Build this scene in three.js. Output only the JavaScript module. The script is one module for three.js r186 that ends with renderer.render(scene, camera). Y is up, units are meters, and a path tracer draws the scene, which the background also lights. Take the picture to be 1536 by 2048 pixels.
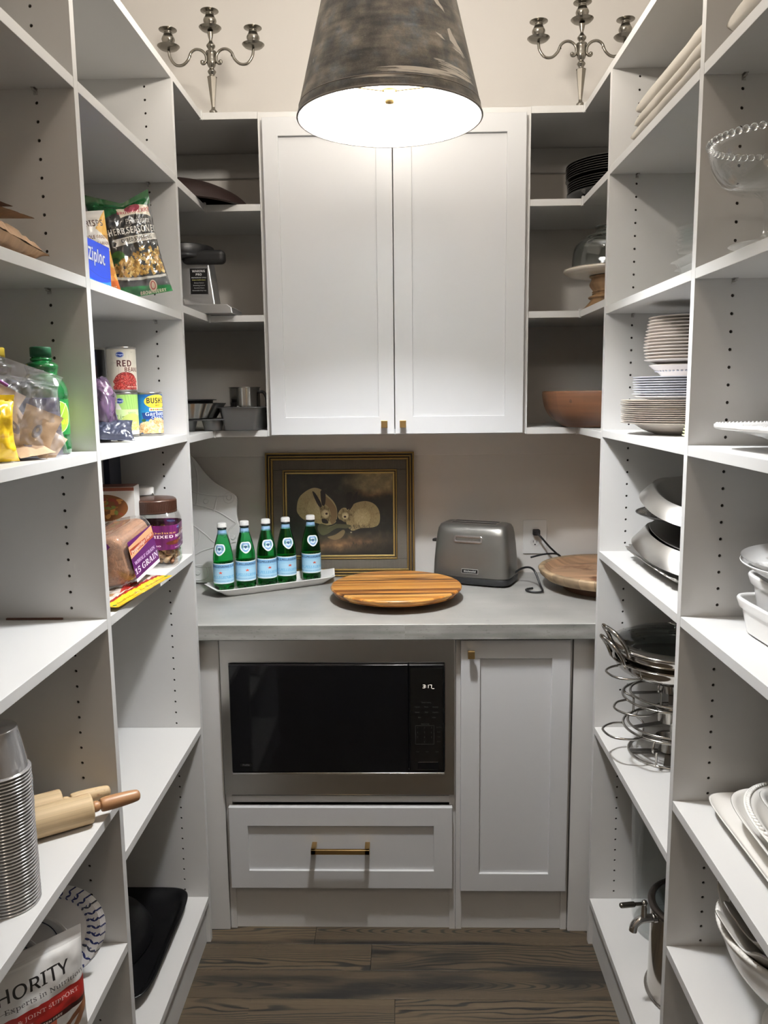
import * as THREE from 'three';
import { RoundedBoxGeometry } from 'three/addons/geometries/RoundedBoxGeometry.js';
import { mergeGeometries, mergeVertices, toCreasedNormals } from 'three/addons/utils/BufferGeometryUtils.js';

// ---------------------------------------------------------------- camera, light, exposure
const scene = new THREE.Scene();
scene.background = new THREE.Color(0x000000);
const EYE = 1.6;
const camera = new THREE.PerspectiveCamera(2 * Math.atan(1024 / 1617.7) * 180 / Math.PI, 0.75, 0.05, 20);
camera.position.set(0, EYE, 0);
camera.rotation.set(-0.14574, 0.02491, -0.01141, 'YXZ');
scene.add(camera);
const renderer = new THREE.WebGLRenderer({ antialias: true });
renderer.shadowMap.enabled = true;
renderer.toneMapping = THREE.LinearToneMapping;
renderer.toneMappingExposure = 1.27;
const LAMP = { x: -0.022, z: -1.69, y: 2.134, rim: 0.1825, top: 0.095, h: 0.355 };
const downLight = new THREE.PointLight(0xf8fbff, 6.2, 0, 2);
downLight.position.set(LAMP.x, LAMP.y + 0.17, LAMP.z);
downLight.castShadow = true; downLight.shadow.radius = 2.2;
const upLight = new THREE.PointLight(0xfff6ea, 1.9, 0, 2);
upLight.position.set(LAMP.x, LAMP.y + LAMP.h + 0.05, LAMP.z);
upLight.castShadow = true; upLight.shadow.radius = 2.0;

// second fitting, a flush ceiling lamp behind the camera by the pantry door
const DOORLAMP = { x: 0, y: 3.05, z: 0.3 };
const doorLight = new THREE.PointLight(0xffeedd, 0.85, 0, 2);
doorLight.position.set(DOORLAMP.x, DOORLAMP.y - 0.14, DOORLAMP.z);
doorLight.castShadow = true; doorLight.shadow.radius = 5;

// ---------------------------------------------------------------- helpers
let seedState = 12345;
const rnd = () => { seedState = (seedState * 1664525 + 1013904223) >>> 0; return seedState / 4294967296; };
const rr = (a, b) => a + (b - a) * rnd();
const hash = (x, y, z) => { let h = Math.imul(x, 374761393) ^ Math.imul(y, 668265263) ^ Math.imul(z, 2147483647 - 1274126177); h = Math.imul(h ^ (h >>> 13), 1274126177); return ((h ^ (h >>> 16)) >>> 0) / 4294967296; };
function noise(x, y = 0, z = 0) {
  const ix = Math.floor(x), iy = Math.floor(y), iz = Math.floor(z);
  const s = (t) => t * t * (3 - 2 * t), fx = s(x - ix), fy = s(y - iy), fz = s(z - iz);
  const l = (a, b, t) => a + (b - a) * t;
  const c = (dx, dy, dz) => hash(ix + dx, iy + dy, iz + dz);
  return l(l(l(c(0, 0, 0), c(1, 0, 0), fx), l(c(0, 1, 0), c(1, 1, 0), fx), fy), l(l(c(0, 0, 1), c(1, 0, 1), fx), l(c(0, 1, 1), c(1, 1, 1), fx), fy), fz);
}
const fbm = (x, y, z = 0, o = 4) => { let s = 0, a = 0.5; for (let i = 0; i < o; i++) { s += a * noise(x, y, z + i * 7.3); x *= 2.03; y *= 2.03; z *= 2.03; a *= 0.5; } return s; };
const V = (x, y, z) => new THREE.Vector3(x, y, z);
const used = new Map();
function numbered(n) { const k = used.get(n) || 0; used.set(n, k + 1); return k ? n + '_' + String(k).padStart(3, '0') : n; }
function thing(name, label, category, pos = [0, 0, 0], turn = 0, group) {
  const o = new THREE.Group(); o.name = numbered(name); o.position.set(...pos); o.rotation.y = turn;
  o.userData = { label, category }; if (group) o.userData.group = group;
  scene.add(o); return o;
}
function merged(g) {
  if (!Array.isArray(g)) return g;
  if (g.length === 1) return g[0];
  const all = g.map((q) => { const n = q.index ? q.toNonIndexed() : q.clone(); for (const k of Object.keys(n.attributes)) if (!['position', 'normal', 'uv'].includes(k)) n.deleteAttribute(k); if (!n.attributes.uv) n.setAttribute('uv', new THREE.BufferAttribute(new Float32Array(n.attributes.position.count * 2), 2)); return n; });
  return mergeGeometries(all);
}
function part(parent, name, g, m, label) { const o = new THREE.Mesh(merged(g), m); o.name = name; if (label) o.userData.label = label; parent.add(o); return o; }
function stuffPart(parent, name, g, m) { const o = part(parent, name, g, m); o.userData.kind = 'stuff'; return o; }
function solo(name, g, m, label, category, group) { const o = new THREE.Mesh(merged(g), m); o.name = numbered(name); o.userData = { label, category }; if (group) o.userData.group = group; scene.add(o); return o; }
function struct(name, g, m) { const o = new THREE.Mesh(merged(g), m); o.name = name; o.userData = { kind: 'structure' }; scene.add(o); return o; }
function copy(src, pos, turn, label) { const c = src.clone(); c.name = numbered(src.name.replace(/_\d{3}$/, '')); c.userData = { ...src.userData }; if (label) c.userData.label = label; scene.add(c); c.position.set(...pos); if (turn !== undefined) c.rotation.y = turn; return c; }
function box(x0, x1, y0, y1, z0, z1) { const g = new THREE.BoxGeometry(x1 - x0, y1 - y0, z1 - z0); g.translate((x0 + x1) / 2, (y0 + y1) / 2, (z0 + z1) / 2); return g; }
function rbox(x0, x1, y0, y1, z0, z1, r = 0.0012, s = 2) { const w = x1 - x0, h = y1 - y0, d = z1 - z0; const g = new RoundedBoxGeometry(w, h, d, s, Math.min(r, w * 0.49, h * 0.49, d * 0.49)); g.translate((x0 + x1) / 2, (y0 + y1) / 2, (z0 + z1) / 2); return g; }
function lathe(pts, seg = 48) { return new THREE.LatheGeometry(pts.map(([r, y]) => new THREE.Vector2(Math.max(r, 0.00001), y)), seg); }
function smoothPts(pts, n = 40) { return new THREE.SplineCurve(pts.map((p) => new THREE.Vector2(...p))).getPoints(n).map((p) => [p.x, p.y]); }
function tube(pts, r, seg = 40, rad = 8, closed = false) { return new THREE.TubeGeometry(new THREE.CatmullRomCurve3(pts.map((p) => V(...p)), closed, 'centripetal'), seg, r, rad, closed); }
function cyl(r0, r1, h, seg = 32, pos = [0, 0, 0]) { const g = new THREE.CylinderGeometry(r1, r0, h, seg); g.translate(pos[0], pos[1] + h / 2, pos[2]); return g; }
function torus(R, r, y, x = 0, z = 0, seg = 64, rad = 8) { const g = new THREE.TorusGeometry(R, r, rad, seg); g.rotateX(Math.PI / 2); g.translate(x, y, z); return g; }
function ball(r, p, sx = 1, sy = 1, sz = 1, w = 14, h = 10) { const g = new THREE.SphereGeometry(r, w, h); g.scale(sx, sy, sz); g.translate(...p); return g; }
function extr(pts, depth, bevel = 0, holes) {
  const s = pts instanceof THREE.Shape ? pts : new THREE.Shape(pts.map((p) => new THREE.Vector2(...p)));
  if (holes) s.holes.push(...holes);
  return new THREE.ExtrudeGeometry(s, { depth, bevelEnabled: bevel > 0, bevelSize: bevel, bevelThickness: bevel, bevelSegments: 2, curveSegments: 12 });
}
function rrect(w, h, r) { const s = new THREE.Shape(); const x = -w / 2, y = -h / 2; s.moveTo(x + r, y); s.lineTo(x + w - r, y); s.quadraticCurveTo(x + w, y, x + w, y + r); s.lineTo(x + w, y + h - r); s.quadraticCurveTo(x + w, y + h, x + w - r, y + h); s.lineTo(x + r, y + h); s.quadraticCurveTo(x, y + h, x, y + h - r); s.lineTo(x, y + r); s.quadraticCurveTo(x, y, x + r, y); return s; }
// stacked closed outlines (superellipse or any ring function) skinned into a vessel; rings: [[scaleX, scaleZ, y], ...]
function loft(rings, shapeFn, seg = 64, closeStart = true, closeEnd = true) {
  const pos = [], uv = [], idx = [];
  rings.forEach((r, i) => { for (let j = 0; j <= seg; j++) { const a = j / seg * Math.PI * 2; const [x, z, dy = 0] = shapeFn(a, i, r); pos.push(x * r[0], r[2] + dy, z * r[1]); uv.push(j / seg, i / (rings.length - 1)); } });
  const n = seg + 1;
  for (let i = 0; i < rings.length - 1; i++) for (let j = 0; j < seg; j++) { const a = i * n + j, b = a + n; idx.push(a, b, a + 1, a + 1, b, b + 1); }
  const cap = (i, flip) => { const c = pos.length / 3; let y = 0; for (let j = 0; j < seg; j++) y += pos[(i * n + j) * 3 + 1]; pos.push(0, y / seg, 0); uv.push(0.5, 0.5); for (let j = 0; j < seg; j++) { const a = i * n + j; flip ? idx.push(c, a + 1, a) : idx.push(c, a, a + 1); } };
  if (closeStart) cap(0, false); if (closeEnd) cap(rings.length - 1, true);
  const g = new THREE.BufferGeometry(); g.setAttribute('position', new THREE.Float32BufferAttribute(pos, 3)); g.setAttribute('uv', new THREE.Float32BufferAttribute(uv, 2)); g.setIndex(idx); g.computeVertexNormals(); return g;
}
const superE = (p) => (a) => { const c = Math.cos(a), s = Math.sin(a); return [Math.sign(c) * Math.abs(c) ** (2 / p), Math.sign(s) * Math.abs(s) ** (2 / p)]; };
// superellipse outline walked at even steps, so that print wraps without stretching
function evenE(p) { const f = superE(p), N = 720, t = [0]; let [x, z] = f(0); for (let i = 1; i <= N; i++) { const [a, b] = f(i / N * Math.PI * 2); t.push(t[i - 1] + Math.hypot(a - x, b - z)); x = a; z = b; } return (a) => { const s = a / (Math.PI * 2) * t[N]; let lo = 0, hi = N; while (hi - lo > 1) { const m = (lo + hi) >> 1; t[m] <= s ? lo = m : hi = m; } return f((lo + (s - t[lo]) / Math.max(1e-9, t[hi] - t[lo])) / N * Math.PI * 2); }; }
// a filled bag: two sheets that meet at a flat seam
function pillow(w, h, t, o = {}) {
  const { nu = 26, nv = 32, wr = 0.006, f = 18, seamT = 0.12, seamB = 0.05, seed = 1, back = true, pow = 0.55 } = o, gs = [];
  for (const side of back ? [1, -1] : [1]) {
    const g = new THREE.PlaneGeometry(w, h, nu, nv), p = g.attributes.position;
    for (let i = 0; i < p.count; i++) {
      const u = p.getX(i) / w + 0.5, v = p.getY(i) / h + 0.5;
      const pu = Math.max(0, 1 - Math.abs(2 * u - 1) ** 2.6) ** pow, vv = Math.min(1, Math.max(0, (v - seamB) / (1 - seamT - seamB))), pv = Math.max(0, 1 - Math.abs(2 * vv - 1) ** 3.2) ** pow;
      const m = pu * pv, k = (noise(u * w * f * 6 + seed, v * h * f * 5, seed * 3.1) - 0.5) + 0.6 * (noise(u * w * f * 14, v * h * f * 12 + seed, side) - 0.5);
      p.setZ(i, side * (m * t / 2 + 0.0004) + k * wr * Math.min(1, m * 2 + 0.25) * (side > 0 ? 1 : -0.7));
      const pull = 1 - 0.10 * (1 - Math.abs(2 * v - 1) ** 2) * (o.waist ?? 1);
      p.setX(i, p.getX(i) * pull + (o.skew ? o.skew(u, v) : 0)); p.setY(i, p.getY(i) + (o.lift ? o.lift(u, v) : 0));
    }
    if (side < 0) { const ix = g.index.array; for (let i = 0; i < ix.length; i += 3) { const q = ix[i]; ix[i] = ix[i + 1]; ix[i + 1] = q; } }
    g.computeVertexNormals(); gs.push(g);
  }
  return gs;
}
const xf = (g, { p = [0, 0, 0], r = [0, 0, 0], s = [1, 1, 1] } = {}) => { const m = new THREE.Matrix4().compose(V(...p), new THREE.Quaternion().setFromEuler(new THREE.Euler(...r)), V(...s)); return (Array.isArray(g) ? merged(g) : g).clone().applyMatrix4(m); };
function tex(w, h, fn, o = {}) { const c = document.createElement('canvas'); c.width = w; c.height = h; const x = c.getContext('2d'); fn(x, w, h); const t = new THREE.CanvasTexture(c); if (!o.linear) t.colorSpace = THREE.SRGBColorSpace; t.wrapS = t.wrapT = o.clamp ? THREE.ClampToEdgeWrapping : THREE.RepeatWrapping; if (o.rep) t.repeat.set(...o.rep); return t; }
function dtex(w, h, fn, o = {}) { const d = new Uint8Array(w * h * 4); for (let j = 0; j < h; j++) for (let i = 0; i < w; i++) { const q = fn(i, j, i / w, j / h), k = (j * w + i) * 4; if (typeof q === 'number') { d[k] = d[k + 1] = d[k + 2] = Math.max(0, Math.min(255, q)); } else { for (let c = 0; c < 3; c++) d[k + c] = Math.max(0, Math.min(255, q[c])); } d[k + 3] = 255; } const t = new THREE.DataTexture(d, w, h); t.magFilter = t.minFilter = THREE.LinearFilter; t.wrapS = t.wrapT = THREE.RepeatWrapping; if (!o.linear) t.colorSpace = THREE.SRGBColorSpace; if (o.rep) t.repeat.set(...o.rep); t.needsUpdate = true; return t; }
function text(x, s, px, py, size, color, o = {}) { x.save(); x.translate(px, py); if (o.rot) x.rotate(o.rot); if (o.sx) x.scale(o.sx, 1); x.font = `${o.style || 'bold'} ${size}px ${o.font || 'sans-serif'}`; x.textAlign = o.align || 'center'; x.textBaseline = 'middle'; if (o.stroke) { x.strokeStyle = o.stroke; x.lineWidth = o.lw || size * 0.15; x.lineJoin = 'round'; x.strokeText(s, 0, 0); } x.fillStyle = color; x.fillText(s, 0, 0); x.restore(); }
const oval = (x, cx, cy, a, b, c, rot = 0) => { x.fillStyle = c; x.beginPath(); x.ellipse(cx, cy, a, b, rot, 0, 7); x.fill(); };
const std = (color, roughness = 0.5, metalness = 0, o = {}) => new THREE.MeshStandardMaterial({ color, roughness, metalness, side: THREE.DoubleSide, ...o });
const words = ['', 'first', 'second', 'third', 'fourth', 'fifth', 'sixth', 'seventh', 'eighth', 'ninth', 'tenth', 'eleventh', 'twelfth', 'thirteenth', 'fourteenth', 'fifteenth', 'sixteenth', 'seventeenth', 'eighteenth', 'nineteenth'], tens = ['', '', 'twentieth', 'thirtieth', 'fortieth'], tensUp = ['', '', 'twenty', 'thirty', 'forty'];
const ord = (n) => n < 20 ? words[n] : n % 10 ? tensUp[Math.floor(n / 10)] + ' ' + words[n % 10] : tens[Math.floor(n / 10)];
const phys = (o) => new THREE.MeshPhysicalMaterial({ side: THREE.DoubleSide, ...o });
const lin = (r, g, b) => new THREE.Color().setRGB(r, g, b);

// ---------------------------------------------------------------- shared materials
const M = {};
M.white = std(lin(0.59, 0.585, 0.57), 0.42);                   // melamine
M.paint = std(lin(0.57, 0.575, 0.58), 0.38);                    // painted doors
M.wall = std(lin(0.65, 0.625, 0.59), 0.85);
M.ceiling = std(lin(0.78, 0.77, 0.75), 0.9);
M.hole = std(lin(0.02, 0.016, 0.012), 0.9);
M.brass = std(lin(0.46, 0.31, 0.13), 0.32, 1);
M.steel = std(lin(0.56, 0.55, 0.53), 0.26, 1);
M.chrome = std(lin(0.66, 0.65, 0.63), 0.1, 1);
M.pewter = std(lin(0.25, 0.232, 0.20), 0.24, 1);
M.frontWall = std(lin(0.56, 0.47, 0.37), 0.8);
M.black = std(lin(0.012, 0.012, 0.013), 0.35);
M.ceramic = phys({ color: lin(0.80, 0.79, 0.77), roughness: 0.16, clearcoat: 0.4, clearcoatRoughness: 0.1 });
M.porcelain = phys({ color: lin(0.80, 0.775, 0.73), roughness: 0.15 });
M.glass = phys({ color: lin(0.96, 0.98, 0.97), roughness: 0.03, transmission: 1, thickness: 0, ior: 1.5 });
M.solidGlass = phys({ color: lin(1, 1, 1), roughness: 0.02, transmission: 1, thickness: 0.01, ior: 1.5 });
M.film = phys({ color: lin(0.90, 0.90, 0.92), roughness: 0.1, transmission: 0.82, thickness: 0, ior: 1.5, clearcoat: 1, clearcoatRoughness: 0.05 });
M.wrap = phys({ color: lin(0.97, 0.96, 0.95), roughness: 0.07, transmission: 0.96, thickness: 0, ior: 1.5, clearcoat: 1, clearcoatRoughness: 0.04 });
M.cork = std(lin(0.10, 0.045, 0.03), 0.8);

// ================================================================ the setting
const XL = -0.581, XR = 0.529, DEP = 0.365, WL = XL - DEP - 0.008, WR = XR + DEP + 0.008, ZB = -2.845, ZF = 0.7, CEIL = 3.05;
// oak floor: every board its own piece
const oakTex = [];
for (let k = 0; k < 6; k++) {
  oakTex.push(dtex(1024, 128, (i, j, u, v) => {
    const L = u * 1.5, W = (v - 0.5) * 0.108, cathedral = k % 3 === 0, mid = k % 3 === 1;
    const w1 = fbm(L * 3.2, v * 1.6, k * 9, 3) - 0.45, w2 = noise(L * 16, v * 9, k) - 0.5, y0 = [0.004, -0.03, 0.05, -0.008, 0.036, -0.05][k];
    let ph = cathedral ? L * 21 - ((W - y0) ** 2) * 5200 * (k ? 1 : -1) + w1 * 5 + w2 * 0.5 : mid ? L * 3.4 + ((W - y0) ** 2) * 1500 + w1 * 6 + w2 * 0.45 : W * 75 + L * 1.3 + w1 * 5.5 + w2 * 0.4;
    ph -= Math.floor(ph); const late = ph < 0.62 ? 0 : Math.sin((ph - 0.62) / 0.38 * Math.PI) ** 0.7;
    const here = Math.min(1, Math.max(0, (fbm(L * 2.4 + k * 5, v * 1.3, k + 30, 3) - 0.24) * 5)) * (cathedral ? Math.max(0.25, 1 - Math.abs(W - y0) * 22) : 1);
    const pore = noise(L * 60, v * 120, k), rag = 0.75 + 0.5 * noise(L * 40, v * 60, k + 4);
    const blot = Math.max(0, fbm(L * 2.6 + 40 + k, v * 1.9, k * 3, 4) - 0.56) * 7;
    const t = Math.min(1, 1.25 * late * here * rag + Math.min(1, blot * rag));
    const g = (0.92 + 0.16 * (noise(L * 5, v * 22, k + 3) - 0.5) + 0.12 * (pore - 0.5)) * (0.97 + 0.12 * ((k * 7) % 5 / 4 - 0.5));
    return [(88 - 56 * t) * g, (75 - 46 * t) * g, (57 - 31 * t) * g];
  }));
}
const oakMat = oakTex.map((t) => std(0xffffff, 0.46, 0, { map: t }));
const floor = struct('floor', box(WL - 0.1, WR + 0.1, -0.12, -0.012, ZB - 0.1, ZF + 0.1), std(lin(0.03, 0.024, 0.019), 0.9));
{
  const edges = [], pitch = 0.108; let row = 0;
  for (let z = ZB + 0.034 - 0.108; z < ZF; z += pitch, row++) {
    let x = WL - [0.1, 0.62, 0.33, 0.85, 0.2, 0.51, 0.72][row % 7];
    while (x < WR) {
      const len = [1.15, 0.8, 1.4, 0.95, 1.25][(row * 3 + edges.length) % 5], x0 = Math.max(x, WL), x1 = Math.min(x + len, WR), z1 = Math.min(z + pitch, ZF);
      if (x1 - x0 > 0.02 && z1 - z > 0.01) {
        const g = rbox(x0 + 0.0004, x1 - 0.0004, -0.014, 0, Math.max(z, ZB) + 0.0004, z1 - 0.0004, 0.0009, 1), p = g.attributes.position, uv = g.attributes.uv, off = rnd();
        for (let i = 0; i < p.count; i++) uv.setXY(i, (p.getX(i) - x) / 1.5 + off, (p.getZ(i) - z) / pitch);
        part(floor, edges.length ? 'plank_' + String(edges.length).padStart(3, '0') : 'plank', g, oakMat[(row * 5 + edges.length * 7) % 6]); edges.push(1);
      }
      x += len;
    }
  }
}
const T = 0.1;
struct('wall_back', box(WL - T, WR + T, 0, CEIL, ZB - T, ZB), M.wall);
struct('wall_left', box(WL - T, WL, 0, CEIL, ZB, ZF), M.wall);
struct('wall_right', box(WR, WR + T, 0, CEIL, ZB, ZF), M.wall);
struct('wall_front', [box(WL - T, -0.45, 0, CEIL, ZF, ZF + T), box(0.45, WR + T, 0, CEIL, ZF, ZF + T), box(-0.45, 0.45, 2.1, CEIL, ZF, ZF + T)], M.frontWall);
{ const d = struct('door_1', rbox(-0.45, 0.45, 0.005, 2.1, ZF + 0.03, ZF + 0.07, 0.002), M.paint); part(d, 'door_knob', ball(0.028, [0.38, 1.0, ZF - 0.01]), M.brass); }
struct('ceiling', box(WL - T, WR + T, CEIL, CEIL + 0.1, ZB - T, ZF + T), M.ceiling);
struct('trim_1', rbox(WL, WR, 1.384, 1.472, ZB, ZB + 0.012, 0.002), M.wall);                                  // nailer under the wall units

// ================================================================ side shelving
const zP = [-0.889, -1.520, -2.170], PT = 0.019;                  // near face of each upright
const levels1 = [2.143, 1.798, 1.478, 1.150, 0.773, 0.457], levels2 = [2.143, 1.798, 1.478, 1.150, 0.648], DECK = 0.126, TOPY = 2.395;
const HOLE0 = 2.376;
function panelGeo(xf0, xb, front, zNear, withHoles) {               // upright in the plane z, holes bored into its near face
  const x0 = Math.min(xf0, xb), x1 = Math.max(xf0, xb), top = TOPY + 0.019, out = [], plugs = [];
  const holes = [], cols = [front + (xb > front ? 1 : -1) * 0.069, xb + (xb > front ? -1 : 1) * 0.06];
  if (withHoles) for (const cx of cols) for (let i = -0; i < 70; i++) { const y = HOLE0 - 0.032 * i; const h = new THREE.Path(); h.absarc(cx, y, 0.0031, 0, Math.PI * 2, true); holes.push(h); const c = new THREE.CircleGeometry(0.0031, 10); c.translate(cx, y, zNear - 0.0022); plugs.push(c); }
  const s = new THREE.Shape([new THREE.Vector2(x0, 0), new THREE.Vector2(x1, 0), new THREE.Vector2(x1, top), new THREE.Vector2(x0, top)]);
  s.holes = holes;
  const layer = new THREE.ExtrudeGeometry(s, { depth: 0.0026, bevelEnabled: false, curveSegments: 5 }); layer.translate(0, 0, zNear - 0.0026);
  out.push(layer, box(x0, x1, 0, top, zNear - PT, zNear - 0.0026));
  return { out, plugs };
}
function shelving(side, label) {
  const F = side < 0 ? XL : XR, B = side < 0 ? WL + 0.008 : WR - 0.008, t = thing('shelving_unit', label, 'shelving', [0, 0, 0]);
  const X = (a, b) => [Math.min(a, b), Math.max(a, b)];
  zP.forEach((z) => { const { out, plugs } = panelGeo(F, B, F, z, true); part(t, 'upright_panel', out, M.white); stuffPart(t, 'pin_holes', plugs, M.hole); });
  const [b0, b1] = X(B, B + side * 0.008); part(t, 'back_panel', box(b0, b1, 0, TOPY + 0.019, zP[2] - PT, zP[0]), M.white);
  zP.slice(0, 2).forEach((z, k) => {
    const z1 = z - PT - 0.0006, z0 = zP[k + 1] + 0.0006, [x0, x1] = X(F, B - side * 0.001);
    for (const y of k ? levels2 : levels1) {
      part(t, 'shelf', rbox(x0, x1, y, y + 0.0195, z0, z1, 0.0008, 1), M.white);
      for (const zz of [z0, z1]) for (const cx of [F + side * 0.069, B - side * 0.06]) {     // pin and its metal foot under each corner
        const d = zz === z0 ? 1 : -1; const g = [cyl(0.0024, 0.0024, 0.012, 10).rotateX(Math.PI / 2).translate(cx, y - 0.0045, zz + d * 0.006 - 0.006), box(cx - 0.004, cx + 0.004, y - 0.0012, y, zz + Math.min(0, d * 0.012), zz + Math.max(0, d * 0.012)), box(cx - 0.0035, cx + 0.0035, y - 0.010, y, zz + Math.min(0, d * 0.002), zz + Math.max(0, d * 0.002))];
        part(t, 'shelf_pin', g, M.steel);
      }
    }
    part(t, 'top_board', rbox(x0, x1, TOPY, TOPY + 0.019, z0, z1, 0.0008, 1), M.white);
    part(t, 'bottom_deck', rbox(x0, x1, DECK, DECK + 0.0195, z0, z1, 0.0008, 1), M.white);
    const [p0, p1] = X(F + side * 0.012, F + side * 0.028); part(t, 'plinth', box(p0, p1, 0, DECK, z0, z1), M.white);
  });
  // corner shelves beyond the last upright
  const c = thing('corner_shelf_unit', side < 0 ? 'white L shaped corner shelves left of the wall cabinet' : 'white L shaped corner shelves right of the wall cabinet', 'shelving');
  const cab = side < 0 ? -0.4175 : 0.3765, zc = -2.487, zs = zP[2] - PT - 0.0005;
  for (const y of [TOPY, 2.138, 1.818, 1.472]) {
    const [s0, s1] = X(F, WL * (side < 0) + WR * (side > 0)), [q0, q1] = X(cab, WL * (side < 0) + WR * (side > 0));
    part(c, 'side_shelf', rbox(s0, s1, y, y + 0.0195, zc + 0.0006, zs, 0.0008, 1), M.white);
    part(c, 'back_shelf', rbox(q0, q1, y, y + 0.0195, ZB + 0.001, zc, 0.0008, 1), M.white);
    const [j0, j1] = X(F - side * 0.0025, F + side * 0.004); part(c, 'joint_clip', rbox(j0, j1, y - 0.002, y + 0.0255, zc - 0.004, zc + 0.007, 0.001, 1), M.white);
  }
  const [q0, q1] = X(cab, WL * (side < 0) + WR * (side > 0));
  part(c, 'hanging_rail', rbox(q0, q1, 2.318, TOPY - 0.0005, ZB + 0.0005, ZB + 0.016, 0.001, 1), M.white);
  return t;
}
shelving(-1, 'tall white open shelving on the left side with groceries and cups');
shelving(1, 'tall white open shelving on the right side with plates and bowls');

// ================================================================ wall cabinet, base cabinets, worktop
function shaker(parent, name, x0, x1, y0, y1, z, ix0, ix1, iy0, iy1, mat = M.paint) {   // framed door or drawer front; z is its face
  const D = 0.019, R = 0.0085;
  const s = new THREE.Shape([[x0, y0], [x1, y0], [x1, y1], [x0, y1]].map((p) => new THREE.Vector2(...p)));
  const h = new THREE.Path([[ix0, iy0], [ix0, iy1], [ix1, iy1], [ix1, iy0]].map((p) => new THREE.Vector2(...p))); s.holes.push(h);
  const f = new THREE.ExtrudeGeometry(s, { depth: D - 0.0016, bevelEnabled: true, bevelSize: 0.0008, bevelOffset: -0.0008, bevelThickness: 0.0008, bevelSegments: 1 }); f.translate(0, 0, z - D + 0.0008);
  const d = part(parent, name, f, mat);
  part(d, 'inset_panel', box(ix0 - 0.004, ix1 + 0.004, iy0 - 0.004, iy1 + 0.004, z - D + 0.001, z - R), mat);
  return d;
}
function knob(parent, x, y, z) { const g = [rbox(x - 0.0095, x + 0.0095, y - 0.011, y + 0.011, z + 0.016, z + 0.027, 0.0008), cyl(0.006, 0.006, 0.017, 14).rotateX(Math.PI / 2).translate(x, y, z)]; return part(parent, 'knob', g, M.brass, 'square brass knob'); }
{
  const t = thing('wall_cabinet', 'white two door wall cabinet above the grey worktop', 'cabinet');
  const x0 = -0.417, x1 = 0.376, y0 = 1.4735, y1 = 2.412, zf = -2.485;
  part(t, 'cabinet_box', [box(x0, x0 + 0.018, y0, y1, ZB, zf), box(x1 - 0.018, x1, y0, y1, ZB, zf), box(x0 + 0.018, x1 - 0.018, y0, y0 + 0.018, ZB, zf), box(x0 + 0.018, x1 - 0.018, y1 - 0.018, y1, ZB, zf), box(x0 + 0.018, x1 - 0.018, y0 + 0.018, y1 - 0.018, ZB, ZB + 0.01)], M.white);
  const a = shaker(t, 'door', -0.402, -0.0268, 1.4775, 2.392, -2.465, -0.357, -0.074, 1.530, 2.340);
  const b = shaker(t, 'door', -0.0242, 0.361, 1.4775, 2.392, -2.465, 0.030, 0.3055, 1.530, 2.340);
  knob(a, -0.057, 1.508, -2.465); knob(b, -0.001, 1.508, -2.465);
}
const CT = 0.961, CB = 0.915;
{
  const t = thing('base_cabinet', 'white base cabinet with microwave niche and one wide drawer', 'cabinet');
  const zf = -2.235;
  part(t, 'cabinet_box', [box(-0.533, -0.515, 0, CB, ZB + 0.05, zf), box(0.127, 0.1445, 0, CB, ZB + 0.05, zf), box(-0.515, 0.127, 0.405, 0.437, ZB + 0.05, zf - 0.004), box(-0.515, 0.127, 0.13, 0.144, ZB + 0.05, zf), box(-0.515, 0.127, 0.144, CB, ZB + 0.05, ZB + 0.06)], M.white);
  part(t, 'rail', rbox(-0.515, 0.127, 0.412, 0.4285, zf - 0.004, zf + 0.002, 0.001, 1), M.white);
  part(t, 'toe_kick', box(-0.515, 0.127, 0, 0.135, zf - 0.022, zf - 0.006), M.white);
  const d = shaker(t, 'drawer', -0.523, 0.1345, 0.144, 0.4, -2.215, -0.468, 0.08, 0.2, 0.342);
  part(d, 'handle', [rbox(-0.279, -0.108, 0.2735, 0.2875, -2.187, -2.178, 0.0008), rbox(-0.279, -0.265, 0.2735, 0.2875, -2.2235, -2.178, 0.0008), rbox(-0.122, -0.108, 0.2735, 0.2875, -2.2235, -2.178, 0.0008)], M.brass, 'square brass bar handle');
}
{
  const t = thing('base_cabinet', 'narrow white base cabinet with one tall panelled door', 'cabinet');
  const zf = -2.235;
  part(t, 'cabinet_box', [box(0.1455, 0.163, 0, CB, ZB + 0.05, zf), box(0.459, 0.477, 0, CB, ZB + 0.05, zf), box(0.163, 0.459, 0.13, 0.144, ZB + 0.05, zf), box(0.163, 0.459, 0.144, CB, ZB + 0.05, ZB + 0.06)], M.white);
  part(t, 'toe_kick', box(0.163, 0.459, 0, 0.135, zf - 0.022, zf - 0.006), M.white);
  const d = shaker(t, 'door', 0.1585, 0.4685, 0.1365, 0.906, -2.215, 0.213, 0.4165, 0.192, 0.852);
  knob(d, 0.186, 0.871, -2.215);
}
struct('trim_2', rbox(WL + 0.002, -0.535, 0, CB, -2.245, -2.227, 0.001, 1), M.white);      // filler left of the base cabinets
struct('trim_3', rbox(0.4795, WR - 0.002, 0, CB, -2.245, -2.227, 0.001, 1), M.white);
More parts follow.
